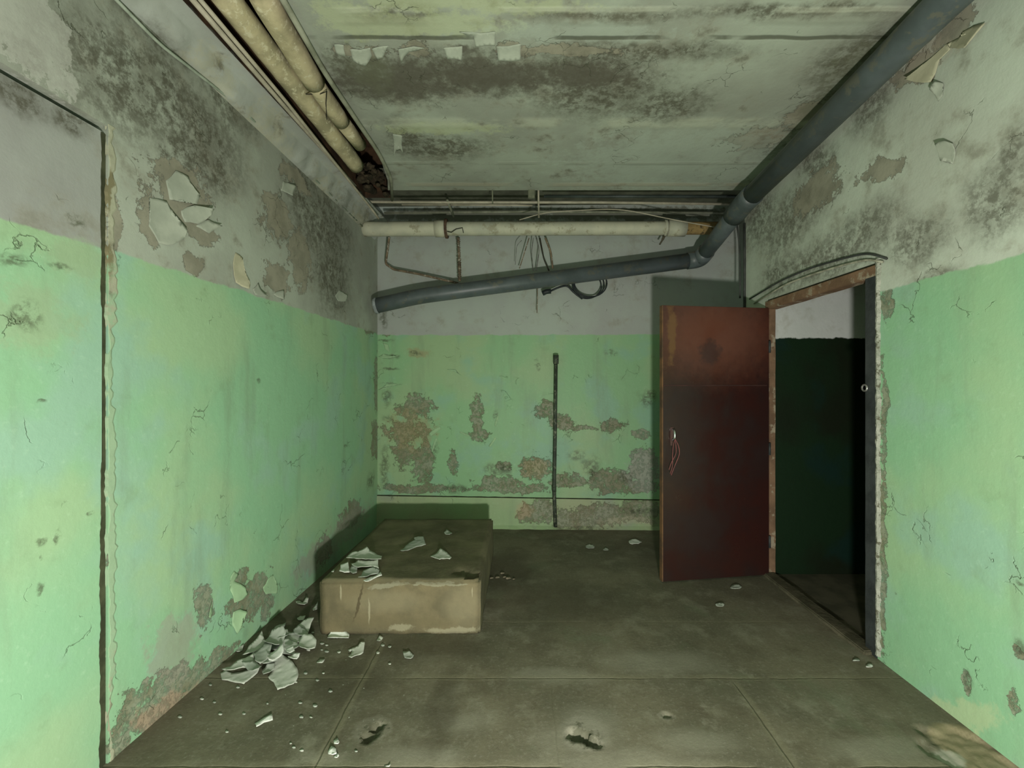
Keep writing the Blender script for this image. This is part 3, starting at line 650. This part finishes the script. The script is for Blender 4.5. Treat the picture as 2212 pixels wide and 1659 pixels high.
pipe('lagging', [ps(736, 259), ps(778, 313)], [.033*H, .031*H], m_lag, s2, 16)
m_wire = simple('dark_wire', (.035, .033, .022), None, 20, .7)
bm = bmesh.new(); e = ps(677, 176)
tube(bm, [ps(672, 188)+Vector((-.03, 0, -.04)), ps(690, 186)+Vector((0, 0, -.045)), ps(706, 178)+Vector((0, 0, -.05)), ps(704, 205)+Vector((0, 0, -.05)), ps(706, 240)+Vector((0, 0, -.05))], .003, 5); obj('binding_wire', bm, m_wire, s2)
# rubble deep in the slot end
bm = bmesh.new()
for k in range(26):
    c = Vector((random.uniform(-.90, -.79)*H, random.uniform(2.3, 2.52)*H, ZC+random.uniform(.0, .09)*H)); r = random.uniform(.02, .05)
    m = bmesh.ops.create_icosphere(bm, subdivisions=2, radius=r, matrix=Matrix.Translation(c) @ Matrix.Diagonal((1, 1.3, .6, 1)))
    for v in m['verts']: v.co += Vector((mnoise.noise(v.co*30), mnoise.noise(v.co*30+Vector((3, 3, 3))), mnoise.noise(v.co*31)))*.018
o = obj('insulation_debris', bm, simple('dark_rubble', (.07, .055, .035), (.02, .018, .012), 15, .95, .1, .8, .02)); rebase(o)
tag(o, 'dark crumbled insulation packed in the end of the ceiling slot', 'debris', kind='stuff')
# wall cable at the top of the left wall
thing_pipe('wall_cable', 'thin pale cable running along the top of the left wall',
    [hit('L', 232, -14)+NRM['L']*.01, hit('L', 338, 95)+NRM['L']*.012, hit('L', 500, 220)+NRM['L']*.012, hit('L', 640, 352)+NRM['L']*.012, hit('L', 782, 490)+NRM['L']*.01], .007, simple('pale_cable', (.33, .38, .30), (.2, .24, .18), 12, .7), .05, 'cable', 8)
# conduit and rusted rod below the white pipe
m_rust = simple('rusty_steel', (.20, .155, .10), (.10, .08, .055), 16, .85, .2, .6, .004, c3=(.33, .31, .25), s3=30)
YC = YB(0)-.03*H
cz = lambda x, y, Y=2.90*H: hit(('Y', Y), x, y)
thing_pipe('bent_conduit', 'rusty bent conduit dropping from the white pipe and slanting down to the right',
    [cz(841, 512, 2.80*H), cz(833, 570), cz(850, 582), cz(905, 592), cz(990, 612, 2.855*H)], .011, m_rust, .02, 'conduit')
thing_pipe('rusty_rod', 'ragged rusty rod hanging straight down from the white pipe', dense([cz(990, 512, 2.80*H), cz(992, 560, 2.84*H), cz(993, 608, 2.835*H)], .012), .014, m_rust, .02, 'rod', 8, jit=.5)
# wires bunched behind the drain pipe
m_w2 = simple('grey_wires', (.20, .21, .19), (.09, .09, .08), 30, .7)
lab = ['leftmost short grey wire in the bunch between the white and grey pipes', 'second grey wire from the left in the bunch between the pipes', 'third grey wire, near the middle of the bunch between the pipes',
       'fourth grey wire, right of the middle of the bunch between the pipes', 'dark wire slanting right in the bunch between the pipes', 'rightmost rusty strap of the bunch between the pipes']
for i, (p, r, m) in enumerate((([(1127, 519), (1116, 530), (1113, 572)], .003, m_w2), ([(1143, 514), (1130, 555), (1122, 580)], .005, m_rust), ([(1152, 514), (1148, 545), (1152, 585)], .004, m_w2),
                               ([(1159, 514), (1165, 540), (1158, 585)], .005, m_w2), ([(1166, 514), (1175, 560), (1186, 585)], .007, m_wire), ([(1178, 514), (1190, 545), (1194, 580)], .010, m_rust))):
    thing_pipe('loose_wire', lab[i], [cz(x, y, (2.775+.075*(y-508)/77)*H) for x, y in p], r, m, .03, 'wire', 6)
thing_pipe('loose_wire', 'thin straight wire hanging below the grey drain pipe', [cz(1161, 600, 2.83*H), cz(1161, 640, 2.85*H), cz(1160, 676, 2.85*H)], .004, m_rust, .02, 'wire', 6)
thing_pipe('loose_wire', 'long pale wire sagging across the top of the white pipe to its rusty end',
    [hit(('Y', 2.66*H), 1122, 475), hit(('Y', 2.66*H), 1180, 458), hit(('Y', 2.66*H), 1340, 450), hit(('Y', 2.64*H), 1450, 474), hit(('Y', 2.62*H), 1552, 492)], .005, m_thin, .2, 'wire', 6)
# coil of black cable with its plug
m_blk = simple('black_rubber', (.022, .030, .030), (.014, .018, .02), 20, .5)
cc = empty('cable_coil', cz(1260, 660)); tag(cc, 'coil of black cable with a plug hanging under the grey drain pipe', 'cable')
bm = bmesh.new()
for k in range(3):
    c0 = (1268+4*k, 618-3*k); rr = (31+2*k, 27+k)
    tube(bm, [cz(c0[0]+rr[0]*math.cos(a), c0[1]+rr[1]*math.sin(a), (2.87+.008*k)*H) for a in [2*math.pi*j/40 for j in range(41)]], .0065, 8)
obj('loop', bm, m_blk, cc, True)
pipe('lead', [cz(1186, 630, 2.87*H), cz(1208, 620, 2.86*H), cz(1225, 616, 2.87*H), cz(1240, 632, 2.87*H), cz(1258, 646, 2.87*H)], [.010, .010, .010, .010, .010, .010, .010, .010, .010, .010, .010, .010, .010, .011, .011, .011, .010, .010, .010, .008][:20], m_blk, cc, 8, .04)
pipe('plug', [cz(1172, 634, 2.87*H), cz(1180, 630, 2.87*H), cz(1190, 629, 2.87*H)], [.024]*8, m_blk, cc, 12, .01)
# standing pipe on the back wall
vp = empty('standing_pipe', (cz(1199, 1130).x, YB(0)-.05, 0)); tag(vp, 'narrow dark vertical pipe with a cap standing against the back wall', 'pipe')
m_vp = simple('dark_green_iron', (.05, .065, .045), (.03, .038, .028), 14, .6, .3, .5, .003, c3=(.16, .17, .12), s3=20)
yv = 2.905*H
pipe('pipe_run', [cz(1201, 775, yv), cz(1199, 950, yv), cz(1197, 1060, yv), cz(1200, 1138, yv)], .018, m_vp, vp, 12, .1)
pipe('cap', [cz(1201, 767, yv), cz(1201, 786, yv)], .027, m_vp, vp, 12)
pipe('socket', [cz(1197, 1050, yv), cz(1197, 1062, yv)], .022, m_vp, vp, 12)
# cables at the end of the partition
m_dk = simple('dark_cable', (.05, .055, .05), (.03, .034, .03), 14, .6)
thing_pipe('corner_cable', 'dark cable running down the corner beside the right wall, longer of the two', [(XR-.011, 2.46*H, 1.93*H), (XR-.013, 2.455*H, 1.7*H), (XR-.011, 2.46*H, 1.40*H)], .010, m_dk, .1, 'cable', 8)
thing_pipe('corner_cable', 'dark cable bowing down from the drain pipe beside the right wall, shorter of the two', [(XR-.075, 2.46*H, 1.93*H), (XR-.05, 2.46*H, 1.80*H), (XR-.045, 2.46*H, 1.66*H), (XR-.04, 2.47*H, 1.5*H)], .007, m_dk, .1, 'cable', 8)
# wires over the door frame
for off, lb, m, pts in ((.012, 'pale twisted wire lying along the top of the door frame', simple('pale_wire', (.38, .38, .29), (.2, .2, .15), 20, .7), [(1632, 656), (1700, 614), (1760, 592), (1830, 571), (1880, 560), (1912, 566)]),
                        (.010, 'dark wire running just above the door frame beside the pale one', m_dk, [(1622, 646), (1688, 607), (1753, 579), (1829, 557), (1880, 546), (1920, 559)])):
    thing_pipe('frame_wire', lb, [hit('R', x, y)+NRM['R']*off for x, y in pts], .006, m, .1, 'wire', 6)
# ================================================================== PEELING PAINT ON THE WALLS
def sheet(pts3, nrm, lift_fn, th=.002, seg=.02):
    bm = bmesh.new(); vs = [bm.verts.new(p) for p in pts3]; f = bm.faces.new(vs)
    bmesh.ops.triangulate(bm, faces=[f])
    for _ in range(5):
        es = [e for e in bm.edges if e.calc_length() > seg]
        if not es: break
        bmesh.ops.subdivide_edges(bm, edges=es, cuts=1); bmesh.ops.triangulate(bm, faces=[f for f in bm.faces if len(f.verts) > 3])
    for v in bm.verts: v.co += nrm*lift_fn(v.co)
    tw = {v: bm.verts.new(v.co - nrm*th) for v in bm.verts[:]}
    fs = bm.faces[:]; be = [e for e in bm.edges if len(e.link_faces) == 1]
    for f in fs:
        try: bm.faces.new([tw[v] for v in reversed(f.verts)])
        except ValueError: pass
    for e in be:
        v1, v2 = e.verts
        try: bm.faces.new((v1, v2, tw[v2], tw[v1]))
        except ValueError: pass
    return bm
def jag(pts, amp=.12, n=2):
    out = []
    for i in range(len(pts)):
        a, b = Vector(pts[i]), Vector(pts[(i+1) % len(pts)]); L = (b-a).length; out.append(tuple(a))
        for k in range(1, n):
            q = a.lerp(b, k/n+random.uniform(-.1, .1)); d = b-a
            out.append(tuple(q+Vector((-d.y, d.x))*random.uniform(-amp, amp)))
    return out
m_fl = simple('curled_white_paint', (.34, .37, .30), (.28, .31, .25), 9, .85, .2, .3, .003)
m_fly = simple('curled_cream_paint', (.44, .43, .30), (.36, .35, .24), 9, .85, .2, .3, .003)
m_flg = simple('curled_green_paint', (.32, .48, .28), (.28, .42, .25), 9, .7, .2, .3, .003)
def wall_flake(pl, pts, par, lift=.03, ldir=(0, 1), mat=None, th=.002):
    pts = jag(pts, .08, 2); p3 = [hit(pl, *p) for p in pts]; N = NRM[pl]
    c = sum(p3, Vector())/len(p3)
    e = hit(pl, sum(p[0] for p in pts)/len(pts)+ldir[0]*8, sum(p[1] for p in pts)/len(pts)+ldir[1]*8) - c; e.normalize()
    ts = [(p-c).dot(e) for p in p3]; lo, hi = min(ts), max(ts)
    fn = lambda q: .002 + lift*(((q-c).dot(e)-lo)/(hi-lo+1e-6))**2 + .004*mnoise.noise(q*14)
    return obj('paint_flake', sheet(p3, N, lambda q: max(.001, fn(q)), th), mat or m_fl, par, True)
z1 = lambda L: [(x/2.458, y/2.458) for x, y in L]
for L, lf, d, mt in (
    ([(880,960),(930,905),(985,940),(1000,990),(1030,1040),(1015,1085),(960,1060),(900,1060)], .03, (1, .5), m_fl),
    ([(790,1050),(870,1070),(890,1140),(960,1220),(950,1270),(900,1300),(840,1290),(790,1200)], .03, (1, .2), m_fl),
    ([(960,1120),(1020,1090),(1095,1110),(1090,1140),(1040,1190),(980,1180)], .04, (1, .3), m_fl),
    ([(1040,1200),(1100,1165),(1150,1200),(1100,1240)], .03, (1, .3), m_fl),
    ([(1250,1340),(1285,1370),(1300,1500),(1290,1535),(1240,1500),(1235,1400)], .035, (.6, 1), m_fly),
    ([(1340,1535),(1370,1500),(1395,1570),(1350,1565)], .03, (.6, 1), m_fl),
    ([(1500,960),(1550,985),(1530,1040),(1490,1010)], .03, (.6, 1), m_fl),
    ([(1450,1560),(1500,1540),(1490,1590)], .025, (.6, 1), m_fl),
    ([(1780,1570),(1800,1540),(1835,1570),(1825,1600),(1795,1600)], .02, (.6, 1), m_fl)):
    wall_flake('L', z1(L), wl, lf, d, mt)
z6 = lambda L: [(200+x/2.967, 1100+y/2.967) for x, y in L]
for L, d in (([(905,395),(935,415),(905,460),(965,500),(975,545),(950,575),(900,600),(880,520),(880,440)], (1, 0)), ([(940,640),(970,655),(940,700),(935,760),(910,800),(890,740),(900,660)], (1, 0)),
             ([(1155,420),(1175,480),(1160,540),(1100,545),(1090,500),(1120,450)], (0, 1)), ([(740,600),(765,640),(755,700),(735,690)], (-1, 0))):
    wall_flake('L', z6(L), wl, .02, d, m_flg)
zc = lambda L: [(600+x/2.458, y/2.458) for x, y in L]
for L in ([(300,230),(350,235),(360,280),(310,265)], [(385,255),(490,250),(500,290),(465,330),(400,305)], [(500,250),(590,240),(560,290),(530,295)], [(610,710),(660,720),(665,800),(640,770),(615,810)],
          [(965,165),(1155,165),(1155,225),(1050,225),(1040,185)], [(1160,245),(1290,230),(1290,300),(1170,300)], [(880,250),(980,245),(975,300),(900,290)], [(640,255),(780,250),(700,270),(655,310)]):
    wall_flake('C', zc(L), ce, .02, (0, 1), m_fl)
zr = lambda L: [(1500+x/3.107, y/3.107) for x, y in L]
for L, d, mt in (([(1455,530),(1560,420),(1700,290),(1720,330),(1650,400),(1600,550),(1560,555)], (-1, 1), m_fly), ([(1700,290),(1830,230),(1800,210),(1975,155),(1900,260),(1860,320),(1720,320)], (0, 1), m_fly),
              ([(1660,965),(1720,945),(1760,965),(1740,1100),(1660,1080)], (0, -1), m_fl), ([(1620,600),(1650,545),(1680,560),(1670,640),(1640,680)], (-1, 0), m_fl)):
    wall_flake('R', zr(L), wr, .03, d, mt)
# small curls of paint beside the left corner of the back wall
z5 = lambda L: [(800+x/3.317, 650+y/3.317) for x, y in L]
for L in ([(60,400),(140,410),(215,385),(150,395),(90,380)], [(90,300),(125,310),(140,365),(110,350)], [(60,640),(110,600),(210,600),(120,625)], [(100,1030),(140,1030),(135,1045)], [(420,950),(500,900),(505,915),(430,970)], [(440,1080),(470,980),(480,990),(450,1080)], [(640,935),(720,965),(700,970),(640,945)], [(890,890),(915,815),(920,830),(900,900)], [(850,1040),(890,975),(905,985),(860,1045)], [(550,490),(610,490),(660,540),(600,505)]):
    wall_flake('B', z5(L), wb, .018, (0, 1), m_flg)
# ================================================================== FLAKES LYING ON FLOOR AND PLINTH
fm = [simple('fallen_paint_white', (.56, .58, .51), (.46, .49, .42), 8, .85, .2, .3, .003), simple('fallen_paint_grey', (.42, .45, .39), (.33, .36, .31), 8, .85, .2, .3, .003), simple('fallen_paint_bright', (.74, .76, .70), (.62, .64, .58), 8, .8, .2, .2, .002)]
def flake(pts, z, label, mi=0, lift=.02, group=None, curl=(0, 1), th=.0025, base='F'):
    zz = (PT if base == 'P' else 0.0)+z+.003
    pts = jag(pts, .10, 2); p3 = [hit(('Z', zz), *p) for p in pts]
    c = sum(p3, Vector())/len(p3); e = Vector((curl[0], curl[1], 0)).normalized()
    ts = [(p-c).dot(e) for p in p3]; m = max(abs(min(ts)), abs(max(ts)))+1e-6
    fn = lambda q: lift*(((q-c).dot(e))/m)**2 + min(.006, m*.12)*abs(mnoise.noise(q*22))
    o = obj('paint_flake', sheet(p3, Vector((0, 0, 1)), fn, th, .018), fm[mi], None, True)
    rebase(o); tag(o, label, 'paint flake', group); return o
G = 'paint flakes heaped on the floor by the left wall'
for L, z, lab, mi, lf in (
    ([(820,1050),(845,1035),(960,1045),(1075,1020),(1035,1070),(990,1105),(970,1125),(900,1110),(830,1100)], 0, 'large flat grey-white paint flake at the front left of the floor heap', 0, .012),
    ([(825,1028),(930,975),(1030,945),(1040,985),(1060,1010),(960,1020),(870,1040)], .02, 'long pointed paint flake lying over the front left one in the heap', 0, .02),
    ([(1180,960),(1210,940),(1270,975),(1310,1020),(1320,1060),(1305,1100),(1290,1120),(1230,1150),(1185,1170),(1170,1135),(1160,1110),(1125,1080),(1150,1040)], .0, 'largest jagged flake at the near right corner of the floor heap', 0, .015),
    ([(960,945),(1000,880),(1085,810),(1110,850),(1100,870),(1060,910),(1035,930)], .015, 'tall slanting pale flake at the wall side of the floor heap', 0, .03),
    ([(1030,930),(1105,870),(1150,890),(1130,950),(1075,1000),(1040,985)], .03, 'grey flake in the middle of the floor heap', 1, .02),
    ([(1120,955),(1160,915),(1215,880),(1225,920),(1180,960),(1130,985)], .045, 'bright narrow flake tilted in the middle of the floor heap', 2, .02),
    ([(1210,800),(1280,790),(1350,730),(1420,725),(1385,790),(1330,850),(1270,880),(1200,860),(1160,830)], .02, 'large pointed flake at the back right of the floor heap towards the plinth', 0, .03),
    ([(1320,880),(1350,810),(1400,820),(1435,850),(1425,890),(1370,910),(1330,900)], .03, 'rounded flake at the right edge of the floor heap', 0, .02),
    ([(1085,860),(1150,790),(1215,785),(1240,810),(1220,870),(1180,890),(1120,880)], .04, 'curled grey flake on top at the back of the floor heap', 1, .04),
    ([(1240,895),(1285,885),(1295,905),(1265,925),(1245,920)], .055, 'small bright square flake on top of the floor heap', 2, .01),
    ([(1250,945),(1290,930),(1330,935),(1310,960),(1270,970)], .04, 'small white flake on the right of the floor heap above the largest one', 2, .015),
    ([(1085,1040),(1120,1000),(1165,990),(1170,1020),(1130,1060),(1095,1065)], .01, 'small grey flake between the two big front flakes of the heap', 1, .012),
    ([(915,905),(930,880),(970,875),(960,905),(925,920)], .0, 'small flake at the wall foot, left of the floor heap', 0, .01),
    ([(1165,760),(1195,740),(1240,735),(1225,765),(1170,770)], .0, 'thin grey flake behind the floor heap', 1, .008),
    ([(1300,590),(1330,588),(1345,600),(1370,575),(1385,580),(1360,620),(1320,625)], .0, 'heart-shaped white flake between the left wall and the plinth', 0, .02),
    ([(1310,700),(1330,687),(1365,690),(1350,710),(1320,718)], .0, 'small oval flake just behind the floor heap near the plinth', 0, .008),
    ([(1410,640),(1445,610),(1440,640),(1415,660)], .02, 'sliver of paint leaning at the left front edge of the plinth', 1, .02)):
    flake(z6(L), z, lab, mi, lf, G, (random.uniform(-1, 1), 1))
# underlayer so the upper flakes of the heap rest on something
for k, (x, y) in enumerate(((560, 1412), (590, 1395), (605, 1385), (640, 1380), (620, 1405), (575, 1425), (630, 1395), (650, 1365), (545, 1440), (610, 1370))):
    flake([(x+r*math.cos(a), y+r*.6*math.sin(a)) for a, r in [(2*math.pi*j/7, random.uniform(14, 26)) for j in range(7)]], .004+.004*k, 'small broken flake buried in the middle of the floor heap', 1, .012,
          'small flakes inside the floor heap', (random.uniform(-1, 1), 1))
for L, lab, mi, lf in (
    ([(1040,1375),(1150,1320),(1155,1350),(1050,1405)], 'bright white oblong chip alone on the front floor', 2, .008),
    ([(1640,955),(1665,905),(1640,900),(1665,890),(1700,880),(1720,860),(1745,862),(1735,920),(1700,940),(1660,965)], 'ragged greenish-white flake on the floor in front of the plinth', 0, .012),
    ([(1505,835),(1510,810),(1560,785),(1645,805),(1640,835),(1570,838)], 'curled white flake against the foot of the plinth', 2, .035),
    ([(1820,840),(1840,815),(1862,825),(1840,855)], 'small cream chip at the foot of the plinth front', 0, .01),
    ([(1990,920),(2030,915),(2060,935),(2040,965),(2000,955)], 'dull dusty flake right of the ragged one before the plinth', 1, .008),
    ([(1435,980),(1460,968),(1490,968),(1470,988),(1440,990)], 'small white chip right of the floor heap', 0, .006),
    ([(1545,1485),(1570,1475),(1582,1490),(1570,1510),(1548,1505)], 'uppermost of three white chips near the left floor pit', 2, .006),
    ([(1510,1550),(1530,1530),(1560,1540),(1565,1570),(1540,1580),(1512,1570)], 'middle and biggest of three white chips near the left floor pit', 2, .008),
    ([(1545,1590),(1570,1570),(1580,1580),(1565,1598)], 'lowest of three white chips near the left floor pit', 2, .006),
    ([(1870,1645),(1910,1635),(1900,1652)], 'white chip on the floor seam at the bottom of the picture', 0, .004)):
    flake(z6(L), 0, lab, mi, lf)
zp = lambda L: [(600+x/3.687, 950+y/3.687) for x, y in L]
G = 'paint flakes lying on the plinth'
for L, z, lab, mi, lf in (
    ([(585,990),(640,965),(720,970),(800,965),(805,1025),(760,1010),(700,1015),(640,1030),(600,1005)], .02, 'wide pale flake in the middle of the stack on the plinth', 0, .015),
    ([(640,1110),(680,1050),(760,1030),(810,1040),(800,1065),(740,1075),(690,1110)], .008, 'greyish flake at the front of the stack on the plinth', 1, .015),
    ([(545,940),(580,910),(640,900),(710,880),(770,905),(830,925),(825,955),(790,960),(700,965),(620,955)], .03, 'wide curved flake at the back of the stack on the plinth', 0, .025),
    ([(490,1050),(500,1000),(560,985),(572,1055),(530,1060)], .012, 'bright white squarish flake at the left of the stack on the plinth', 2, .01),
    ([(570,1050),(590,1010),(635,1020),(630,1060),(600,1075)], .006, 'small lilac-grey flake beside the bright squarish one on the plinth', 1, .01),
    ([(680,1125),(740,1095),(820,1065),(830,1085),(740,1120),(700,1135)], .002, 'narrow bright sliver along the front edge of the plinth stack', 2, .01),
    ([(975,890),(1020,845),(1090,800),(1085,785),(1160,780),(1180,835),(1110,850),(1050,880),(1000,895)], 0, 'long tapering flake alone in the middle of the plinth', 1, .01),
    ([(1215,930),(1260,910),(1295,880),(1385,935),(1370,950),(1320,950),(1290,958)], 0, 'triangular pale flake on the right half of the plinth', 0, .015),
    ([(1325,740),(1345,725),(1390,745),(1370,760),(1340,755)], 0, 'small flake near the back of the plinth', 1, .01),
    ([(425,1050),(450,1035),(445,1055)], 0, 'tiny chip at the left front corner of the plinth', 0, .004)):
    flake(zp(L), z, lab, mi, lf, G, (random.uniform(-1, 1), 1), .0025, 'P')
for x, y, r, lab, mi in ((1275, 1181, 9, 'pale flake on the far floor right of the plinth', 1), (1370, 1171, 11, 'bright chip on the far floor just left of the door', 2), (1309, 1187, 5, 'tiny pale chip on the far floor between the flake and the chip near the door', 1),
                         (1556, 1307, 8, 'dusty pale chip on the floor in front of the door', 1), (1590, 1268, 10, 'flat dusty flake on the floor under the right side of the door', 1), (1878, 1439, 7, 'white chip on the floor below the near door jamb', 2), (1850, 1426, 6, 'small white chip on the floor beside the threshold', 1)):
    flake([(x+r*1.4*math.cos(a)*random.uniform(.7, 1.1), y+r*.5*math.sin(a)) for a in [2*math.pi*j/7 for j in range(7)]], 0, lab, mi, .005)
# crumbs in front of the plinth
pcs = [(820,1312),(970,1310),(1400,1332),(1425,1260),(1270,1500),(1688,1550),(1905,990),(1340,1330),(930,1140),(780,1236),(755,1125),(1500,910),(1580,915),(1650,905),(1830,918),(1905,880),(1365,1050),(1470,860),(1440,1095),(1300,1105),(1860,870),(700,1215),(860,1425),(1290,1525),(1385,900),(1330,1240),(1525,1165),(1120,1245),(560,1330),(1480,1050),(1340,1545),(1410,790),(1395,830),(1500,870),(1470,900)]
for k, (x, y) in enumerate(pcs):
    q = z6([(x, y)])[0]; r = random.uniform(2.2, 4.2)
    flake([(q[0]+r*1.5*math.cos(a)*random.uniform(.6, 1.1), q[1]+r*.8*math.sin(a)) for a in [2*math.pi*j/6+.3*k for j in range(6)]], 0, 'tiny pale paint crumb scattered on the floor left of and before the plinth', random.choice((0, 1, 0, 1)), .001, 'paint crumbs on the floor', th=.0015)
# rubble by the right front corner of the plinth
for k, (x, y, r) in enumerate(((1075, 1249, .012), (1090, 1248, .010), (1098, 1251, .014), (1062, 1250, .010), (1110, 1252, .008), (1085, 1240, .012))):
    bm = bmesh.new(); m = bmesh.ops.create_icosphere(bm, subdivisions=2, radius=r)
    for v in bm.verts: v.co = Vector((v.co.x*1.4, v.co.y, v.co.z*.5)) + Vector((mnoise.noise(v.co*90+Vector((k, 0, 0))), mnoise.noise(v.co*80), mnoise.noise(v.co*70)))*r*.3
    lo = min(v.co.z for v in bm.verts)
    o = obj('mortar_crumb', bm, simple('mortar_crumb', (.26, .23, .16), (.14, .12, .08), 30, .95)); q = hit('F', x, y); o.location = (q.x, q.y, -lo+.001)
    tag(o, 'small crumb of mortar on the floor right of the plinth', 'rubble', 'mortar crumbs right of the plinth')
